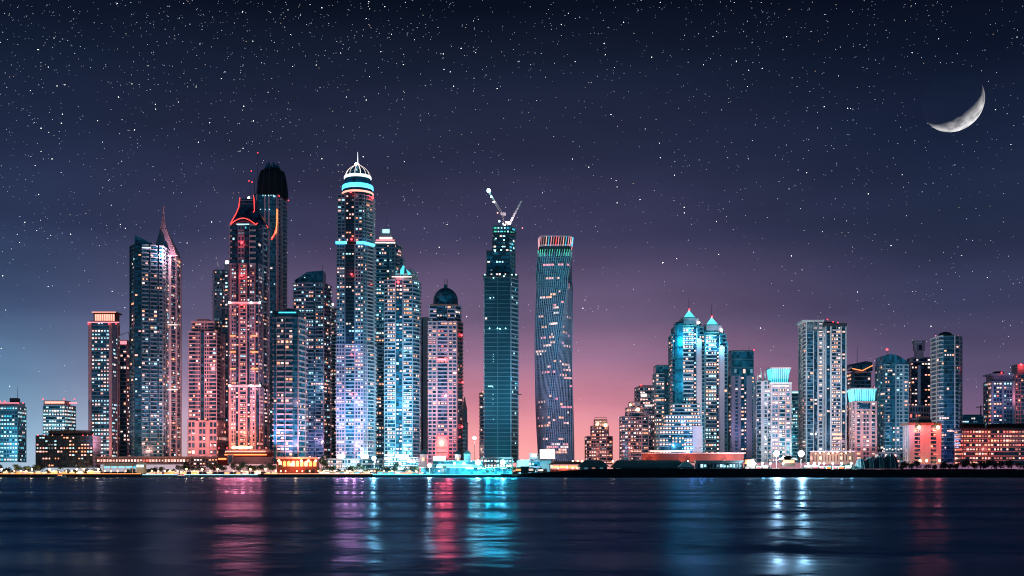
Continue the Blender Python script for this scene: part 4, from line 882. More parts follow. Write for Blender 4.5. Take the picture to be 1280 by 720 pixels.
for px in (733, 742, 752): t.bar(px - 2, px + 2, 585.4, 2.2, 'dim' if px != 742 else 'dimwarm', .3, 'window')
t.done()
t = low('hall', 'long dark roofed waterfront hall below the red garden wall', 1250, 808)
hip(t, 'roof', 764, 858, 575.2, 584.6, 'roof_teal', 8, -3, 26); t.box('wall_panel', 768, 852, 584, 592, 'tealgrey', 1, 18); t.bar(770, 776, 586, 1.4, 'dim', .3, 'window'); t.done()
t = low('garden_wall', 'long red lit garden terrace wall below the cyan twin towers', 1292, 868, 'wall')
t.box('wall_panel', 803, 930, 567, 577, 'redwall', 0, 3); t.box('coping', 802, 931, 565.8, 567.1, 'pink', -.5, 4); t.bar(812, 862, 563.9, 1.0, 'lampwhite', -2); t.box('upper_canopy', 811, 866, 562.8, 563.4, 'white', -3, 9)
for px in (812, 860, 906): point((t.x(px), -7, t.z(569)), (1, .16, .12), 1800, .4, t.root)
t.done()
t = low('marquee', 'pale green lit peaked tent beside the long dark roofed hall', 1240, 859, 'tent')
hip(t, 'canopy', 848, 869.5, 576.6, 584, 'canvas', 9, -2, 18); t.box('wall_panel', 852, 868, 584, 590, 'canvas', 1, 12); t.done()
t = low('beach_club', 'long pale low beach club with lit columns behind two palms', 1248, 897)
t.pmass([(871, 0), (928, 0)], 577.5, 587, 10, 'glass', [[(1, 'p', 'pale', .3)]], cols=('cool', 'lampwhite', 'dim'), pitch=9); t.box('roof_slab', 870, 930, 575.6, 577.6, 'bluegrey', -2, 14); t.done()
t = low('kiosk', 'orange glowing round kiosk under a flat black roof', 1240, 938, 'kiosk')
t.lathe('counter', 938, [(6.5, 586), (6.3, 580.5), (6.6, 580)], 'brown', 5, 16); t.lathe('lamp_ring', 938, [(6.0, 580), (5.4, 574.5)], 'neon_orange', 5, 16); t.lathe('roof', 938, [(7.4, 574.6), (8, 573.8), (5, 573)], 'black', 5, 16); t.beacon(936, 577, 1.4, 'bulb_amber', -3); t.beacon(941, 577, 1.4, 'bulb_amber', -3); t.done()
t = low('pavilion', 'orange lit pavilion under a swept black roof between the two white floodlights', 1245, 987, 'pavilion')
t.box('wall_panel', 978, 994, 574, 583, 'brown', 1, 9); t.bar(979, 993, 577, 3.6, 'neon_orange', .1, 'window'); hip(t, 'roof', 975.5, 997, 572, 574.4, 'black', 4, -2, 14); hip(t, 'roof', 979, 992, 569.4, 572.1, 'black', 4, 0, 9); t.done()
t = low('restaurant', 'terrace of orange lanterns at the foot of the tall white double slab', 1290, 1042)
t.pmass([(1016, 0), (1068, 0)], 567, 578, 10, 'brown', [[(1, 'p', 'brown', .75)]], cols=('warm', 'redwin', 'warm', 'peach'), pitch=7)
for i in range(9): t.beacon(1019 + i * 5.4, 567 - (i * 7 % 3), 1.0, 'bulb_amber' if i % 2 else 'warm', -2)
t.box('roof_slab', 1015, 1069, 563.4, 565, 'mauve', 2, 10)
point((t.x(1042), -8, t.z(566)), (1, .3, .15), 2000, .5, t.root); t.done()
t = low('podium_building', 'grey podium with a row of white lamps below the curved roof teal tower', 1330, 1118)
t.pmass([(1098, 0), (1136, 0)], 566, 580, 12, 'glass', [[(1, 'p', 'pale', .3)]], cols=('lampwhite', 'peach', 'dim'), pitch=6); t.done()
for i, (a, b, yt) in enumerate(((1072, 1086, 572.6), (1083, 1098, 571), (1094, 1111, 569.6), (1106, 1126, 566.5))):
    t = low('dome_tent', ('smallest', 'second smallest', 'second largest', 'largest')[i] + ' of four ribbed teal dome tents beside the orange lantern terrace', 1244 + i * 3, (a + b) / 2, 'tent'); t.root['group'] = 'ribbed dome tents'
    r = (b - a) / 2; h = 586 - yt
    t.lathe('cover', (a + b) / 2, [(r, 586)] + [(r * math.cos(q), 586 - h * math.sin(q)) for q in (.25, .5, .8, 1.1, 1.35, 1.55)], 'roof_teal', 8, 20)
    bb = MB()
    for k in range(10):
        an = 2 * math.pi * k / 10; bb.tube([(t.x((a + b) / 2) + math.cos(an) * (r * math.cos(q) + .2) * t.s, 8 + math.sin(an) * (r * math.cos(q) + .2) * t.s, t.z(586 - h * math.sin(q))) for q in (0, .25, .5, .8, 1.1, 1.35, 1.5)], .22, 'bluegrey', 4)
    bb.build('rib', t.root)

# ================================================================== land, water, sky
def sheet(name, x0, x1, y0, y1, z, k):
    b = MB(); b.add([(x0, y0, z), (x1, y0, z), (x1, y1, z), (x0, y1, z)], [(0, 1, 2, 3)], k); return b.build(name, None, 'structure')
sheet('ground', -5000, 5000, 1226, 5000, BZ, 'paving')
# water
m, nt, out = new_mat('sea_water'); N, L = nt.nodes, nt.links
p = N.new('ShaderNodeBsdfGlossy'); p.inputs['Color'].default_value = (.085, .165, .25, 1); dfw = N.new('ShaderNodeBsdfDiffuse'); dfw.inputs['Color'].default_value = (.01, .06, .13, 1); adw = N.new('ShaderNodeAddShader')
tc = N.new('ShaderNodeTexCoord')
def nz(scale, detail, sx, sy, o='Fac'):
    mp = N.new('ShaderNodeMapping'); mp.inputs['Scale'].default_value = (sx, sy, 1); n = N.new('ShaderNodeTexNoise'); n.inputs['Scale'].default_value = scale; n.inputs['Detail'].default_value = detail
    L.new(tc.outputs['Object'], mp.inputs['Vector']); L.new(mp.outputs[0], n.inputs['Vector']); return n.outputs[o]
def vmath(op, a_, b_=None, sc=None):
    n = N.new('ShaderNodeVectorMath'); n.operation = op
    for i, q in enumerate((a_, b_)):
        if q is None: continue
        if isinstance(q, tuple): n.inputs[i].default_value = q
        else: L.new(q, n.inputs[i])
    if sc is not None:
        if isinstance(sc, (int, float)): n.inputs['Scale'].default_value = sc
        else: L.new(sc, n.inputs['Scale'])
    return n.outputs[0]
sl = nz(.012, 4, .15, 1.8)                                  # long slicks: calmer and choppier belts of water
mr = N.new('ShaderNodeMapRange'); mr.inputs['From Min'].default_value = .36; mr.inputs['From Max'].default_value = .64; mr.inputs['To Min'].default_value = .55; mr.inputs['To Max'].default_value = 1.5
L.new(sl, mr.inputs['Value'])
mr2 = N.new('ShaderNodeMapRange'); mr2.inputs['From Min'].default_value = .36; mr2.inputs['From Max'].default_value = .64; mr2.inputs['To Min'].default_value = .20; mr2.inputs['To Max'].default_value = .36
L.new(sl, mr2.inputs['Value']); L.new(mr2.outputs[0], p.inputs['Roughness'])
w1 = vmath('SUBTRACT', nz(.40, 3, .7, 1, 'Color'), (.5, .5, .5)); w2 = vmath('SUBTRACT', nz(.05, 3, .6, 1, 'Color'), (.5, .5, .5))
wv = vmath('ADD', vmath('SCALE', w1, None, .21), vmath('SCALE', w2, None, .25)); wv = vmath('SCALE', wv, None, mr.outputs[0])
wn = vmath('NORMALIZE', vmath('ADD', vmath('MULTIPLY', wv, (.7, 1, 0)), (0, 0, 1)))
L.new(wn, p.inputs['Normal']); L.new(p.outputs[0], adw.inputs[0]); L.new(dfw.outputs[0], adw.inputs[1]); L.new(adw.outputs[0], out.inputs['Surface']); M['sea_water'] = m
sheet('water', -5000, 5000, -400, 1227, 0, 'sea_water')

# quay wall on the left, rock breakwater on the right
b = MB(); x0, x1 = WX(-400, 1222), WX(655, 1222); b.box(x0, x1, 1222, 1228, -2, 3.4, 'quay'); b.box(x0, x1, 1221.4, 1228.2, 3.4, 3.9, 'quay')
tag(b.build('quay_wall'), 'low dark concrete quay wall along the water left of the breakwater', 'wall')
b = MB(); b.box(WX(466, 1221), WX(626, 1221), 1220.6, 1221.3, 3.0, 3.7, 'neon_cyan'); tag(b.build('light_strip'), 'thin cyan light strip along the quay edge in front of the ringed and domed towers', 'light strip')
b = MB(); b.box(WX(-60, 1224), WX(176, 1224), 1223.5, 1224.4, 3.95, 4.6, 'neon_orange'); tag(b.build('light_strip'), 'warm orange strip standing in for the lit road below the dark low slab block', 'light strip')  # glowing strip put in for the band of warm lit road
b = MB(); b.box(WX(330, 1224), WX(464, 1224), 1223.5, 1224.4, 3.95, 4.5, 'warm'); tag(b.build('light_strip'), 'warm light strip along the promenade edge in front of the oval balcony tower', 'light strip')
b = MB(); b.box(WX(178, 1221), WX(322, 1221), 1220.6, 1221.3, 3.0, 3.5, 'cool'); tag(b.build('light_strip'), 'thin pale strip along the quay standing in for the motorboat light trail', 'light strip')  # glowing strip put in for the drawn-out light trail of the boat
rng = random.Random(3); b = MB(); n = 150; prev = None; secs = []
for i in range(n + 1):
    px = 640 + (1700 - 640) * i / n; Y = 1216; X = WX(px, Y); k = min(1, max(0, (px - 640) / 110))
    h = 3.6 + 6.3 * k + rng.uniform(-.35, .35)
    if px > 1030: h -= .5
    secs.append([(X, 1214 - rng.uniform(0, 1.5), -2), (X, 1216 + rng.uniform(-.8, .8), h * .5), (X, 1219 + rng.uniform(-.5, .5), h), (X, 1240, h), (X, 1246, h * .4), (X, 1246, -2)])
b.loft(secs, 'rock'); tag(b.build('breakwater'), 'long black rock breakwater along the water on the right half', 'breakwater')

# ------------------------------------------------------------------ captions for small repeats
def place_of(px):
    for a, c, s in BUILT:
        if a <= px < c: return s
    return min(BUILT, key=lambda q: abs((q[0] + q[1]) / 2 - px))[2]
ORD = ['first', 'second', 'third', 'fourth', 'fifth', 'sixth', 'seventh', 'eighth', 'ninth', 'tenth', 'eleventh', 'twelfth', 'thirteenth', 'fourteenth', 'fifteenth']
def caption(items, phrase):
    """items: (px, object); gives each a label by the building behind it and its order there, counted from the left"""
    by = {}
    for px, o in sorted(items, key=lambda q: q[0]): by.setdefault(place_of(px), []).append(o)
    for s, os_ in by.items():
        for i, o in enumerate(os_):
            if len(os_) == 1: o['label'] = '%s in front of the %s' % (phrase, s)
            else: o['label'] = '%s, %s from left in front of the %s' % (phrase, ORD[i], s)
def copy_tree(o, parent=None):
    c = o.copy(); COL.objects.link(c); c.parent = parent
    for ch in o.children: copy_tree(ch, c)
    return c

# street lamps
def make_lamp(kind, h, r):
    o = empty('street_lamp', (0, 0, 0)); b = MB(); b.tube([(0, 0, 0), (0, 0, h)], .13, 'steel', 6, .08); b.build('pole', o)
    b = MB(); b.ball((0, 0, h + r * .8), r, kind); b.build('lamp_globe', o); return o
amber = make_lamp('bulb_amber', 6, 1.0); amber_s = make_lamp('bulb_amber', 4.2, .7); cool = make_lamp('bulb_white', 6, 1.1)
strip = [(478, 521, 1262, 586, 'cool'), (545, 600, 1258, 582.5, 'cyan'), (404, 462, 1268, 588, 'lampwhite')]
for a_, b_, Y, py, k in strip:
    b = MB(); b.box(WX(a_, Y), WX(b_, Y), Y - .8, Y, WZ(py + .5, Y), WZ(py - .5, Y), k); o = b.build('light_strip'); tag(o, {'cool': 'cool white light strip below the white awnings', 'cyan': 'cyan light strip along the teal terraced podium', 'lampwhite': 'warm white light strip below the tallest ringed tower'}[k], 'light strip')
items = []
def lamps(proto, first, pxs, Y, z, phrase_group, cat='street lamp', watts=0, col=(1, .45, .2)):
    for i, px in enumerate(pxs):
        o = proto if first and i == 0 else copy_tree(proto); o.location = (WX(px, Y), Y, z); o['category'] = cat; o['group'] = phrase_group
        items.append((px, o))
        if watts: point((0, -2.2, 6.2), col, watts, .5, o)
GRP = 'street lamps along the promenade'
big = [2, 40, 62, 96, 105, 123, 233, 253, 272, 313, 332]
lamps(amber, True, big, 1234, BZ, GRP, watts=7000)
lamps(amber_s, True, [8, 18, 26, 33, 67, 83, 90, 111, 131, 139, 147, 157, 190, 198, 206, 212, 222, 243, 263, 292, 302, 322, 345, 351, 357, 371, 378, 387, 398, 405, 418, 434, 438, 451, 464, 480, 490, 512, 520, 549], 1232, BZ, GRP, watts=1500)
lamps(amber, False, [716, 722, 728, 766, 771, 812, 860, 906], 1286, BZ + 9.5, GRP, watts=2600)
lamps(cool, True, [500, 568, 936, 944, 953, 963, 979, 1010, 1018, 1024, 1030, 1041, 1052, 1064], 1240, BZ + 6.5, GRP, watts=5000, col=(.5, .9, 1))
caption([q for q in items if q[1].children[1].data == amber.children[1].data], 'large amber globe lamp')
caption([q for q in items if q[1].children[1].data == amber_s.children[1].data], 'small amber globe lamp')
caption([q for q in items if q[1].children[1].data == cool.children[1].data], 'white globe lamp')

# small glowing kiosks added to stand in for light clutter along the shore
def make_standin_kiosk(k):
    o = empty('kiosk', (0, 0, 0)); b = MB(); b.box(-3, 3, 0, 3, 0, 1.1, 'darkgrey'); b.box(-3, -2.7, 0, 3, 1.1, 3.2, 'white'); b.box(2.7, 3, 0, 3, 1.1, 3.2, 'white'); b.box(-3, 3, 2.8, 3, 1.1, 3.2, 'darkgrey'); b.build('counter', o)
    b = MB(); b.loft([[(-3.6, -.8, 3.2), (3.6, -.8, 3.2), (3.6, 3.4, 3.2), (-3.6, 3.4, 3.2)], [(-2.2, .6, 4.4), (2.2, .6, 4.4), (2.2, 2, 4.4), (-2.2, 2, 4.4)]], 'canvas'); b.build('roof', o)
    b = MB(); b.box(-2.6, 2.6, 1.2, 2.7, 1.25, 3.1, k); b.build('added_glow', o); return o
KW = {'neon_orange': 'orange lit stand-in kiosk', 'lampwhite': 'white lit stand-in kiosk', 'neon_pink': 'pink lit stand-in kiosk', 'cyan': 'cyan lit stand-in kiosk', 'crown_warm': 'salmon lit stand-in kiosk'}
rk = random.Random(9); KI = {k: [] for k in KW}; KP = {k: make_standin_kiosk(k) for k in KW}
kpx = [6, 14, 23, 30, 37, 46, 55, 66, 78, 88, 99, 112, 121, 184, 191, 199, 206, 214, 221, 227, 243, 262, 283, 297, 306, 321, 334, 342, 402, 408, 414, 421, 427, 433, 440, 446, 453, 459, 475, 482, 489, 497, 504, 511, 518, 526, 648, 663, 676, 934, 949, 957, 1011, 1020, 1028, 1036, 1045, 1053, 1061]
for i, px in enumerate(kpx):
    k = rk.choice(('neon_orange', 'lampwhite', 'neon_pink', 'crown_warm', 'neon_orange') if px < 400 else ('lampwhite', 'cyan', 'crown_warm', 'cyan', 'lampwhite') if px < 640 else ('neon_orange', 'lampwhite', 'neon_pink'))
    o = copy_tree(KP[k]) if KI[k] else KP[k]
    o.location = (WX(px, 1236), 1236 + rk.uniform(-2, 4), BZ + (6.5 if px > 700 else 3.5 if px > 640 else 0)); sc = rk.uniform(.8, 1.25); o.scale = (sc, sc, sc); o['category'] = 'kiosk'; o['group'] = 'stand-in kiosks along the promenade'; KI[k].append((px, o))
for k, q in KI.items():
    if q: caption(q, KW[k])

# floodlights: the few very bright lamps by the water and the light they throw
def flood(label, px, py, Y, col, watts, kind, r=2.0):
    zt = WZ(py, Y); o = empty('floodlight', (WX(px, Y), Y, BZ)); tag(o, label, 'floodlight', 'floodlights by the water')
    b = MB(); b.tube([(0, 1, 0), (0, 1, zt - BZ)], .25, 'steel', 6); b.build('pole', o)
    b = MB(); b.lathe([(r * .5, zt - BZ + r * .8), (r, zt - BZ + r * .2), (r * 1.05, zt - BZ - r * .2)], 0, 1, 'steel', 12); b.build('lamp_hood', o)
    b = MB(); b.ball((0, -.3, zt - BZ - r * .25), r, kind); b.build('lamp_globe', o)
    point((0, -r - 1.6, zt - BZ - .5), col, watts * 2.2, .8, o, 'lamp_light'); return o
flood('dazzling cool floodlight below the right edge of the tallest ringed tower', 467.5, 572, 1262, (.55, .92, 1), 90000, 'bulb_cool', 2.6)
flood('dazzling white floodlight in front of the pagoda pavilion', 537, 581, 1250, (.75, .95, 1), 50000, 'bulb_white', 2.2)
flood('pale floodlight right of the teal watch tower', 597.5, 577, 1252, (.35, .95, 1), 80000, 'bulb_white', 2.8)
flood('dazzling white floodlight at the foot of the unfinished tower', 628.5, 577, 1250, (.3, .9, 1), 90000, 'bulb_cool', 2.8)
flood('huge white floodlight left of the swept roof pavilion', 970.5, 566, 1262, (1, .95, .97), 190000, 'bulb_white', 3.4)
flood('huge white floodlight right of the swept roof pavilion', 1001.5, 566, 1262, (.9, 1, 1), 190000, 'bulb_white', 3.6)
flood('far white floodlight on a tall pole between the minaret and the thin pale tower', 593, 547, 1600, (1, .97, .9), 20000, 'bulb_white', 2.6)

# unseen spots hung before the towers, added to wash their facades with colour
def wash(px, py, Y, col, watts, tilt=.25, size=150):
    l = bpy.data.lights.new('unseen_facade_spot', 'SPOT'); l.energy = watts * WK; l.color = [c ** 1.2 for c in col]; l.shadow_soft_size = .6; l.spot_size = R(size); l.spot_blend = .6
    o = bpy.data.objects.new('unseen_facade_spot', l); COL.objects.link(o); o.location = (WX(px, Y), Y, WZ(py, Y)); o.rotation_euler = Vector((0, 1, tilt)).to_track_quat('-Z', 'Y').to_euler()
WK = 1.0
wash(455, 567, 1300, (.5, .9, 1), 16000); wash(478, 566, 1300, (.3, .9, 1), 26000); wash(505, 566, 1300, (.3, .9, 1), 22000); wash(962, 566, 1322, (.8, 1, 1), 9000); wash(996, 560, 1335, (.7, 1, 1), 12000); wash(600, 560, 1500, (1, .7, .7), 20000)
# unseen spots added above the shore, each turned up to brighten one tower
def unseen_uplight(px, aim, col, kw, Y=1266):
    z0 = 24; X = WX(px, Y); dirv = Vector((WX(px, 1380) - X, 1380 - Y, WZ(aim, 1380) - z0))
    l = bpy.data.lights.new('unseen_uplight', 'SPOT'); l.energy = kw * 850; l.color = [c ** 1.25 for c in col]; l.shadow_soft_size = .6; l.spot_size = R(75); l.spot_blend = 1
    o = bpy.data.objects.new('unseen_uplight', l); COL.objects.link(o); o.location = (X, Y, z0); o.rotation_euler = dirv.to_track_quat('-Z', 'Y').to_euler()
for px, aim, c, kw in ((15, 520, (.3, .75, 1), 160), (75, 520, (.6, .75, 1), 120), (128, 470, (.9, .5, .6), 220), (182, 430, (.4, .65, .9), 110), (207, 400, (1, .55, .7), 330), (257, 470, (1, .45, .5), 300), (305, 380, (1, .45, .6), 300), (340, 330, (.7, .6, .9), 330),
                       (362, 470, (.75, .5, .75), 160), (392, 430, (.5, .65, 1), 260), (440, 380, (.4, .55, 1), 330), (484, 400, (.2, .75, .95), 330), (503, 430, (.5, .75, .95), 260), (553, 450, (1, .45, .6), 260), (624, 430, (.05, .6, .9), 110), (694, 400, (.45, .6, 1), 420),
                       (748, 540, (1, .5, .5), 90), (800, 520, (1, .5, .55), 110), (860, 470, (.15, .55, 1), 60), (925, 490, (.5, .6, .9), 90), (975, 500, (.75, .8, 1), 110), (1030, 460, (.35, .7, 1), 110), (1082, 520, (1, .5, .6), 100), (1118, 490, (.25, .65, .95), 130), (1152, 480, (.8, .6, .8), 60), (1188, 470, (.4, .6, .9), 170), (1255, 510, (.8, .5, .9), 60)):
    unseen_uplight(px, aim, c, kw, {75: 1330, 1152: 1330, 1255: 1350, 15: 1330, 1188: 1325, 800: 1340, 860: 1298, 925: 1320, 1030: 1305}.get(px, 1266))
for px, py, Y, c, w in ((14, 560, 1425, (.3, .8, 1), 30000), (70, 545, 1490, (.5, .85, 1), 24000), (130, 562, 1350, (1, .5, .45), 26000), (190, 562, 1305, (1, .52, .45), 30000), (215, 540, 1325, (1, .5, .55), 16000),
                        (245, 555, 1338, (1, .42, .40), 42000), (268, 500, 1335, (1, .45, .45), 30000), (250, 455, 1340, (1, .5, .55), 16000), (292, 540, 1292, (1, .30, .20), 32000), (318, 540, 1292, (1, .28, .20), 32000), (304, 480, 1290, (1, .40, .40), 20000), (305, 410, 1292, (1, .4, .45), 12000),
                        (360, 555, 1262, (1, .45, .42), 16000), (360, 500, 1262, (1, .45, .5), 8000), (393, 550, 1372, (.85, .6, 1), 26000), (393, 480, 1370, (.5, .75, 1), 18000), (437, 555, 1280, (.85, .65, 1), 34000), (437, 500, 1280, (.6, .6, 1), 22000), (438, 430, 1280, (.4, .6, 1), 14000),
                        (500, 560, 1310, (.25, .85, 1), 34000), (500, 500, 1308, (.3, .8, 1), 22000), (500, 430, 1308, (.35, .8, 1), 14000), (478, 380, 1390, (.2, .8, 1), 12000), (553, 552, 1318, (1, .3, .4), 30000), (553, 490, 1315, (1, .4, .55), 24000), (553, 430, 1315, (.9, .4, .6), 12000),
                        (622, 562, 1295, (.05, .8, 1), 30000), (622, 500, 1295, (.05, .6, .9), 9000), (690, 555, 1360, (.7, .6, 1), 30000), (700, 490, 1360, (.7, .55, 1), 22000), (700, 400, 1360, (.4, .75, 1), 22000), (695, 330, 1362, (.1, .8, .9), 16000),
                        (748, 565, 1470, (1, .4, .3), 16000), (795, 560, 1405, (1, .4, .35), 20000), (812, 520, 1495, (1, .5, .5), 14000), (850, 556, 1275, (.25, .65, 1), 14000), (862, 525, 1280, (.25, .6, 1), 14000), (900, 550, 1275, (.6, .5, .9), 2500), (925, 540, 1390, (.6, .6, 1), 14000),
                        (972, 545, 1320, (.85, .95, 1), 30000), (975, 500, 1318, (.9, .8, .9), 16000), (1000, 550, 1480, (.4, .9, 1), 22000), (1020, 550, 1355, (.5, .85, 1), 24000), (1045, 540, 1352, (.8, .8, .9), 20000), (1030, 460, 1350, (.6, .8, .95), 16000), (1082, 550, 1340, (1, .5, .5), 18000), (1118, 550, 1370, (.4, .8, 1), 18000),
                        (1188, 560, 1350, (.7, .5, 1), 14000), (1218, 560, 1292, (1, .22, .16), 11000), (1255, 560, 1292, (1, .25, .2), 14000), (1252, 500, 1410, (.6, .5, 1), 9000), (1282, 500, 1430, (1, .35, .5), 12000)):
    wash(px, py, Y, c, w)

# bulbs and spots added facing the sea, to lay coloured streaks on the water
def added_sea_lamps(short, pxs, py, dy, col, kw, k, r=.8):
    t = TOW[short]
    for i, px in enumerate(pxs):
        t.beacon(px, py, r, k, dy)
        wgt = .35 + 1.1 * math.sin(math.pi * (i + .5) / len(pxs)) ** 2 * (.75 + .5 * ((i * 37) % 10) / 10)
        l = bpy.data.lights.new('added_sea_lamp', 'SPOT'); l.energy = kw * 1300 * wgt; l.color = col; l.shadow_soft_size = .8; l.spot_size = R(130); l.spot_blend = .5
        o = bpy.data.objects.new('added_sea_lamp', l); COL.objects.link(o); o.parent = t.root; o.location = (t.x(px), dy - r * t.s - 1, t.z(py)); o.rotation_euler = (R(80), 0, R(180))
added_sea_lamps('red neon tower', (278, 288, 298, 308, 318, 328), 560.5, -16, (1, .12, .16), 130, 'beacon_red')
added_sea_lamps('tallest blue ringed tower', (424, 434, 444, 454), 566, -8, (1, .24, .42), 80, 'neon_pink')
added_sea_lamps('pink domed tower', (546, 554, 562, 570), 568, -8, (1, .05, .07), 230, 'beacon_red', .7)
added_sea_lamps('unfinished dark tower', (592, 602, 612, 622, 632, 642), 577.5, -86, (.03, .62, .72), 200, 'cyan', .6)
added_sea_lamps('stepped blue lit apartment block', (852, 864, 876, 888), 561, -8, (.2, .4, 1), 10, 'cool', .6)
added_sea_lamps('red lit low block', (1146, 1168), 568, -8, (1, .06, .12), 20, 'beacon_red', .7)
added_sea_lamps('red crowned slim tower', (122, 130, 138), 566, -30, (1, .4, .42), 22, 'neon_pink', .6)

# ------------------------------------------------------------------ trees
def leaf_mesh(seed, n, rx, rz, k, lobes=5):
    rg = random.Random(seed); b = MB(); cs = [(rg.uniform(-.5, .5) * rx, rg.uniform(-.5, .5) * rx, rg.uniform(-.35, .5) * rz, rg.uniform(.4, .65)) for _ in range(lobes)]
    for _ in range(n):
        cx, cy, cz, q = rg.choice(cs); v = Vector((rg.gauss(0, 1), rg.gauss(0, 1), rg.gauss(0, 1))).normalized() * rg.uniform(.55, 1.05)
        c = Vector((cx + v.x * rx * q, cy + v.y * rx * q, cz + v.z * rz * q)); s = rg.uniform(.35, .75)
        a = Vector((rg.gauss(0, 1), rg.gauss(0, 1), rg.gauss(0, 1))).normalized(); d = a.orthogonal().normalized()
        b.add([c - a * s, c + d * s * .6, c + a * s, c - d * s * .6], [(0, 1, 2, 3)], k)
    return b
def make_tree(seed, h, rx, rz, k, n=340):
    o = empty('tree', (0, 0, 0)); b = MB(); b.tube([(0, 0, -.2), (.1, 0, h * .4), (0, .1, h * .75)], .28, 'bark', 6, .12)
    rg = random.Random(seed)
    for i in range(4):
        a = i * 1.6 + rg.random(); b.tube([(0, 0, h * .45), (math.cos(a) * rx * .5, math.sin(a) * rx * .5, h * .78)], .12, 'bark', 5, .05)
    b.build('trunk', o); bb = leaf_mesh(seed, n, rx, rz, k); c = bb.build('crown', o); c.location = (0, 0, h - rz * .55); return o
def make_palm(seed, h):
    o = empty('palm_tree', (0, 0, 0)); b = MB(); b.tube([(0, 0, -.2), (.2, 0, h * .5), (.1, .1, h)], .3, 'bark', 6, .2); b.build('trunk', o)
    b = MB(); rg = random.Random(seed)
    for i in range(16):
        a = i * 2 * math.pi / 16 + rg.uniform(-.15, .15); e = rg.uniform(.1, .9); pts = [(.1 + math.cos(a) * t_ * 3.2, .1 + math.sin(a) * t_ * 3.2, h + e * t_ * 2.2 - 2.6 * t_ * t_) for t_ in (0, .3, .6, .85, 1)]
        for q0, q1 in zip(pts, pts[1:]):
            q0, q1 = Vector(q0), Vector(q1); s = Vector((-math.sin(a), math.cos(a), 0)) * .45; dn = Vector((0, 0, -.25))
            b.add([q0, q1, q1 + s + dn, q0 + s + dn], [(0, 1, 2, 3)], 'foliage'); b.add([q0, q1, q1 - s + dn, q0 - s + dn], [(3, 2, 1, 0)], 'foliage')
    b.build('crown', o); return o
protos = [make_tree(1, 8, 4.2, 4, 'foliage'), make_tree(2, 10, 5, 4.4, 'foliage_blue', 420), make_tree(3, 6.5, 3.6, 3.2, 'foliage_blue'), make_tree(4, 12, 3.2, 6, 'foliage', 420)]
palm = make_palm(5, 9); used = set(); rg = random.Random(11); groups = {0: [], 1: []}
def plant(px, Y, which, sc, z=BZ):
    pr = palm if which == 'palm' else protos[which]
    o = pr if which not in used else copy_tree(pr); used.add(which)
    o.location = (WX(px, Y), Y, z); o.scale = (sc, sc, sc * rg.uniform(.9, 1.1)); o.rotation_euler = (0, 0, rg.uniform(0, 6.28)); o['category'] = 'palm tree' if which == 'palm' else 'tree'; o['group'] = 'palms by the water' if which == 'palm' else 'trees along the shore'
    groups[1 if which == 'palm' else 0].append((px, o))
for px in range(0, 56, 6): plant(px + rg.uniform(-2, 2), rg.uniform(1240, 1262), rg.choice((0, 1, 2)), rg.uniform(.9, 1.25))
for px in (60, 72, 84, 94, 108, 118): plant(px, 1245 + rg.uniform(0, 12), 2, rg.uniform(.8, 1.1))
for px in (124, 160, 166, 183, 188, 194, 201, 210, 217, 224): plant(px, 1268 + rg.uniform(0, 14), rg.choice((0, 2)), rg.uniform(.8, 1.2))
for px in (231, 237, 243, 249, 255, 261, 267, 273, 279): plant(px, 1262 + rg.uniform(0, 8), rg.choice((1, 1, 0)), rg.uniform(1.05, 1.25))
for px in (233, 270): plant(px, 1290, 3, 1.3)
for px in (293, 299, 305, 311, 317, 323, 329, 335, 341): plant(px, 1256 + rg.uniform(0, 8), rg.choice((1, 1, 0)), rg.uniform(1.2, 1.4))
for px in (384, 391, 404): plant(px, 1248, 2, .9)
plant(404.5, 1272, 3, 1.7)
for px in (410, 416, 423, 430, 436, 443, 449, 455, 460, 472, 478, 485, 492, 499, 506, 514, 522): plant(px + rg.uniform(-2, 2), 1246 + rg.uniform(0, 12), rg.choice((0, 1, 2)), rg.uniform(.8, 1.3))
for px in (609, 616, 641, 648, 667, 674, 681): plant(px, 1250, rg.choice((0, 2)), rg.uniform(.8, 1.2))
for px in (931, 947, 955, 962, 1006, 1012, 1022, 1030, 1038, 1046, 1054, 1061, 1068): plant(px, 1248 + rg.uniform(0, 8), rg.choice((0, 2)), rg.uniform(.8, 1.15), BZ + 3)
for px in (1128, 1133, 1139, 1146, 1160, 1167, 1178, 1184, 1190, 1196, 1203, 1210, 1217, 1224, 1231, 1238, 1245, 1252, 1259, 1266, 1273, 1281): plant(px + rg.uniform(-2, 2), 1250 + rg.uniform(0, 14), rg.choice((0, 1, 1)), rg.uniform(1.1, 1.45), BZ + 2)
for px in (20, 34, 76, 101, 350, 398, 446, 470, 556, 604, 635): plant(px, 1240, 'palm', rg.uniform(.9, 1.25))
for px in (887, 908): plant(px, 1236, 'palm', 1.0, BZ + 3.5)
caption(groups[0], 'dark leafy tree'); caption(groups[1], 'palm tree')

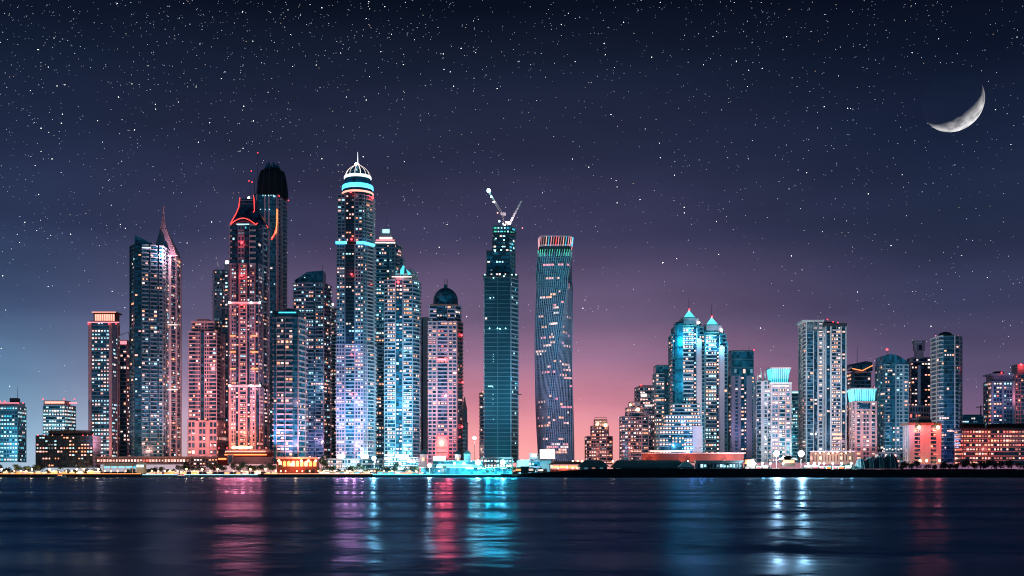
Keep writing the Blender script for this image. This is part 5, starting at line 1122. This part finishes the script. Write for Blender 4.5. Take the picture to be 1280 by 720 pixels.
# ------------------------------------------------------------------ boats
def boat(label, px, Y, L_, lit):
    o = empty('motorboat', (WX(px, Y), Y, 0)); tag(o, label, 'boat'); b = MB(); w = L_ * .16; rings = []
    for f, ww, zk, zt in ((-.5, .85, -.4, 1.7), (-.2, 1, -.5, 1.7), (.2, .9, -.5, 1.9), (.42, .45, -.2, 2.3), (.5, .06, .6, 2.6)):
        x = f * L_; rings.append([(x, -w * ww * .5, zk), (x, -w * ww, zt), (x, w * ww, zt), (x, w * ww * .5, zk)])
    b.loft(rings, 'hull'); b.build('hull', o)
    b = MB(); b.loft([[(-.3 * L_, -w * .7, 1.72), (.15 * L_, -w * .7, 1.82), (.15 * L_, w * .7, 1.82), (-.3 * L_, w * .7, 1.72)], [(-.28 * L_, -w * .6, 3.6), (.05 * L_, -w * .6, 3.6), (.05 * L_, w * .6, 3.6), (-.28 * L_, w * .6, 3.6)]], 'hull'); b.build('cabin', o)
    b = MB(); b.box(-.26 * L_, .06 * L_, -w * .72, -w * .66, 2.4, 3.1, lit); b.build('window', o)
    b = MB(); b.tube([(-.1 * L_, 0, 3.55), (-.1 * L_, 0, 6)], .07, 'steel', 5); b.ball((-.1 * L_, 0, 6.1), .4, 'bulb_white'); b.build('mast', o)
boat('white motorboat with lit cabin passing in front of the needle spire tower', 228, 1196, 17, 'peach')
boat('white motorboat moored by the quay below the dark low slab block', 76, 1206, 11, 'neon_orange')

# ------------------------------------------------------------------ moon and stars
YM = 6200; sm = YM / F
mo, nt, out = new_mat('moon_rock'); N, L = nt.nodes, nt.links
df = N.new('ShaderNodeBsdfDiffuse'); tc = N.new('ShaderNodeTexCoord')
n1 = N.new('ShaderNodeTexNoise'); n1.inputs['Scale'].default_value = 5.5; n1.inputs['Detail'].default_value = 8
vo = N.new('ShaderNodeTexVoronoi'); vo.inputs['Scale'].default_value = 9
L.new(tc.outputs['Generated'], n1.inputs['Vector']); L.new(tc.outputs['Generated'], vo.inputs['Vector'])
rp = N.new('ShaderNodeValToRGB'); rp.color_ramp.elements[0].position = .38; rp.color_ramp.elements[0].color = (.006, .006, .0062, 1); rp.color_ramp.elements[1].position = .6; rp.color_ramp.elements[1].color = (.014, .014, .0145, 1)
L.new(n1.outputs['Fac'], rp.inputs[0]); L.new(rp.outputs[0], df.inputs['Color'])
bp = N.new('ShaderNodeBump'); bp.inputs['Strength'].default_value = .25; bp.inputs['Distance'].default_value = 3; L.new(vo.outputs['Distance'], bp.inputs['Height']); L.new(bp.outputs[0], df.inputs['Normal'])
tr = N.new('ShaderNodeBsdfTransparent'); ad = N.new('ShaderNodeAddShader'); ge = N.new('ShaderNodeNewGeometry'); mx = N.new('ShaderNodeMixShader')
L.new(df.outputs[0], ad.inputs[0]); L.new(tr.outputs[0], ad.inputs[1]); L.new(ge.outputs['Backfacing'], mx.inputs[0]); L.new(ad.outputs[0], mx.inputs[1]); L.new(tr.outputs[0], mx.inputs[2]); L.new(mx.outputs[0], out.inputs['Surface']); M['moon_rock'] = mo
b = MB(); b.ball((0, 0, 0), 37 * sm, 'moon_rock', 64, 40); moon = b.build('moon'); moon.location = (WX(1191, YM), YM, WZ(126.5, YM))
for pl in moon.data.polygons: pl.use_smooth = True
tag(moon, 'slim bright crescent moon high in the starry sky', 'moon')

v = Vector((1191 - 640, F, HY - 126.5)).normalized(); rt = v.cross(Vector((0, 0, 1))).normalized(); up = rt.cross(v)
to_sun = (v * .53 + (rt * .49 - up * .87) * .848).normalized()       # the sun is below the horizon: it only reaches the moon
sl = bpy.data.lights.new('sun', 'SUN'); sl.energy = 430; sl.angle = R(.5); sl.color = (1, .97, .92)
so = bpy.data.objects.new('sun', sl); COL.objects.link(so); so.rotation_euler = to_sun.to_track_quat('Z', 'Y').to_euler(); so.location = (0, 3000, 900)
lc = bpy.data.collections.new('sunlit_by_night'); lc.objects.link(moon); so.light_linking.receiver_collection = lc   # the earth hides the sun from everything but the moon

for k, c, s in (('star_dim', (.72, .80, 1), .55), ('star_mid', (.85, .90, 1), 1.4), ('star_bright', (1, .97, .93), 5), ('star_orange', (1, .72, .5), 1.4)): glow(k, c, s, False)
b = MB(); rg = random.Random(21); YS = 6900; n = 0
while n < 14000:
    px, py = rg.uniform(-120, 1400), rg.uniform(-80, 560)
    d = .27 + .5 * max(0, 1 - px / 640) * max(0, 1 - max(py, 0) / 420) + .65 * max(0, 1 - max(py, 0) / 110) * (.55 + .45 * max(0, 1 - abs(px - 300) / 700)) + .12 * max(0, 1 - abs(px - 900) / 500) * max(0, 1 - py / 400)
    if py > 300: d *= max(.15, 1 - (py - 300) / 260)
    n += 1
    if rg.random() > d: continue
    if math.hypot(px - 1191, py - 126) < 42: continue
    q = rg.random(); k = 'star_dim' if q < .62 else 'star_mid' if q < .9 else 'star_orange' if q < .94 else 'star_bright'
    r = {'star_dim': rg.uniform(.22, .45), 'star_mid': rg.uniform(.24, .45), 'star_orange': rg.uniform(.3, .4), 'star_bright': rg.uniform(.26, .52)}[k] * YS / F
    c = Vector((WX(px, YS), YS, WZ(py, YS))); w = r * rg.uniform(1, 1.2)
    b.add([c + Vector((w, 0, 0)), c + Vector((0, r, 0)), c - Vector((w, 0, 0)), c - Vector((0, r, 0)), c + Vector((0, 0, r)), c - Vector((0, 0, r))], [(0, 1, 4), (1, 2, 4), (2, 3, 4), (3, 0, 4), (1, 0, 5), (2, 1, 5), (3, 2, 5), (0, 3, 5)], k)
st = b.build('stars', None, 'stuff'); st['label'] = 'countless small white stars scattered over the night sky, thickest at upper left'; st['category'] = 'stars'

# ------------------------------------------------------------------ night sky
w = bpy.data.worlds.new('World'); scene.world = w; w.use_nodes = True; nt = w.node_tree; nt.nodes.clear(); N, L = nt.nodes, nt.links
out = N.new('ShaderNodeOutputWorld'); bg = N.new('ShaderNodeBackground'); L.new(bg.outputs[0], out.inputs['Surface'])
tc = N.new('ShaderNodeTexCoord'); sp = N.new('ShaderNodeSeparateXYZ'); L.new(tc.outputs['Generated'], sp.inputs[0])
def mth(op, a, b_=None, c=None, clamp=False):
    n = N.new('ShaderNodeMath'); n.operation = op; n.use_clamp = clamp
    for i, q in enumerate((a, b_, c)):
        if q is None: continue
        if isinstance(q, (int, float)): n.inputs[i].default_value = q
        else: L.new(q, n.inputs[i])
    return n.outputs[0]
X, Y_, Z_ = sp.outputs
hor = mth('SQRT', mth('ADD', mth('MULTIPLY', X, X), mth('MULTIPLY', Y_, Y_)))
el = mth('DIVIDE', Z_, mth('MAXIMUM', hor, .001)); az = mth('ARCTAN2', X, Y_)
def ramp(stops):
    r = N.new('ShaderNodeValToRGB'); e = r.color_ramp.elements
    while len(e) < len(stops): e.new(.5)
    for q, (pos, col) in zip(e, stops): q.position = pos; q.color = lin(*col)
    f = mth('DIVIDE', el, .6, clamp=True); L.new(f, r.inputs[0]); return r.outputs[0]
P = lambda py: (588 - py) / 1372 / .6
mid = ramp([(P(588), (250, 172, 166)), (P(550), (244, 158, 162)), (P(500), (212, 136, 156)), (P(450), (160, 117, 147)), (P(400), (114, 94, 126)), (P(300), (62, 60, 91)), (P(200), (41, 45, 71)), (P(100), (25, 33, 55)), (P(10), (10, 17, 33)), (1, (5, 9, 19))])
lef = ramp([(P(588), (165, 192, 214)), (P(540), (138, 180, 210)), (P(480), (102, 138, 173)), (P(400), (66, 85, 121)), (P(300), (43, 54, 86)), (P(200), (31, 41, 67)), (P(100), (19, 29, 50)), (P(10), (9, 17, 34)), (1, (5, 9, 19))])
rig = ramp([(P(588), (140, 100, 132)), (P(540), (128, 98, 132)), (P(480), (97, 84, 117)), (P(400), (58, 60, 91)), (P(300), (38, 47, 74)), (P(200), (26, 36, 62)), (P(100), (13, 22, 42)), (P(10), (7, 12, 27)), (1, (4, 7, 17))])
def smooth(v_, a, c):
    m_ = N.new('ShaderNodeMapRange'); m_.interpolation_type = 'SMOOTHSTEP'; m_.inputs['From Min'].default_value = a; m_.inputs['From Max'].default_value = c; L.new(v_, m_.inputs['Value']); return m_.outputs[0]
def mix(f, a, c):
    m_ = N.new('ShaderNodeMix'); m_.data_type = 'RGBA'; L.new(f, m_.inputs[0]); L.new(a, m_.inputs[6]); L.new(c, m_.inputs[7]); return m_.outputs[2]
colr = mix(smooth(mth('MULTIPLY', az, -1), .12, .46), mid, lef); colr = mix(smooth(az, .02, .40), colr, rig)
sn_ = N.new('ShaderNodeTexNoise'); sn_.inputs['Scale'].default_value = 5; sn_.inputs['Detail'].default_value = 5
smp = N.new('ShaderNodeMapping'); smp.inputs['Scale'].default_value = (1, 1, 4); L.new(tc.outputs['Generated'], smp.inputs['Vector']); L.new(smp.outputs[0], sn_.inputs['Vector'])
smr = N.new('ShaderNodeMapRange'); smr.inputs['From Min'].default_value = .3; smr.inputs['From Max'].default_value = .7; smr.inputs['To Min'].default_value = .86; smr.inputs['To Max'].default_value = 1.14; L.new(sn_.outputs['Fac'], smr.inputs['Value'])
svm = N.new('ShaderNodeVectorMath'); svm.operation = 'SCALE'; L.new(colr, svm.inputs[0]); L.new(smr.outputs[0], svm.inputs['Scale']); colr = svm.outputs[0]
bk = N.new('ShaderNodeValToRGB'); e = bk.color_ramp.elements; e[0].color = (.03, .15, .25, 1); e[1].position = .7; e[1].color = (.006, .015, .03, 1)
L.new(mth('ABSOLUTE', Z_), bk.inputs[0]); colr = mix(smooth(mth('ABSOLUTE', az), .75, 1.7), colr, bk.outputs[0])
# last trace of twilight from the sun under the horizon
sky = N.new('ShaderNodeTexSky'); sky.sky_type = 'NISHITA'; sky.sun_disc = False; sky.sun_elevation = math.asin(to_sun.z); sky.sun_rotation = math.atan2(to_sun.x, to_sun.y)
sc_ = N.new('ShaderNodeVectorMath'); sc_.operation = 'SCALE'; sc_.inputs['Scale'].default_value = .05; L.new(sky.outputs[0], sc_.inputs[0])
ad = N.new('ShaderNodeVectorMath'); ad.operation = 'ADD'; L.new(colr, ad.inputs[0]); L.new(sc_.outputs[0], ad.inputs[1]); L.new(ad.outputs[0], bg.inputs['Color'])

# ------------------------------------------------------------------ camera and render settings
cd = bpy.data.cameras.new('camera'); cam = bpy.data.objects.new('camera', cd); COL.objects.link(cam)
cam.location = (0, 0, CZ); cam.rotation_euler = (R(90), 0, 0); cd.sensor_width = 36; cd.lens = 36 * F / 1280; cd.shift_y = (HY - 360) / 1280; cd.clip_start = 1; cd.clip_end = 30000
scene.camera = cam
scene.render.engine = 'CYCLES'; scene.view_settings.view_transform = 'Standard'; scene.view_settings.look = 'None'; scene.view_settings.exposure = 0; scene.view_settings.gamma = 1
cy = scene.cycles; cy.max_bounces = 4; cy.diffuse_bounces = 1; cy.glossy_bounces = 2; cy.transparent_max_bounces = 8; cy.sample_clamp_indirect = 2; cy.use_adaptive_sampling = False; cy.use_denoising = True; cy.denoising_prefilter = 'NONE'; cy.denoising_input_passes = 'RGB_ALBEDO_NORMAL'; cy.use_light_tree = True; cy.filter_width = 1.1; cy.volume_bounces = 0
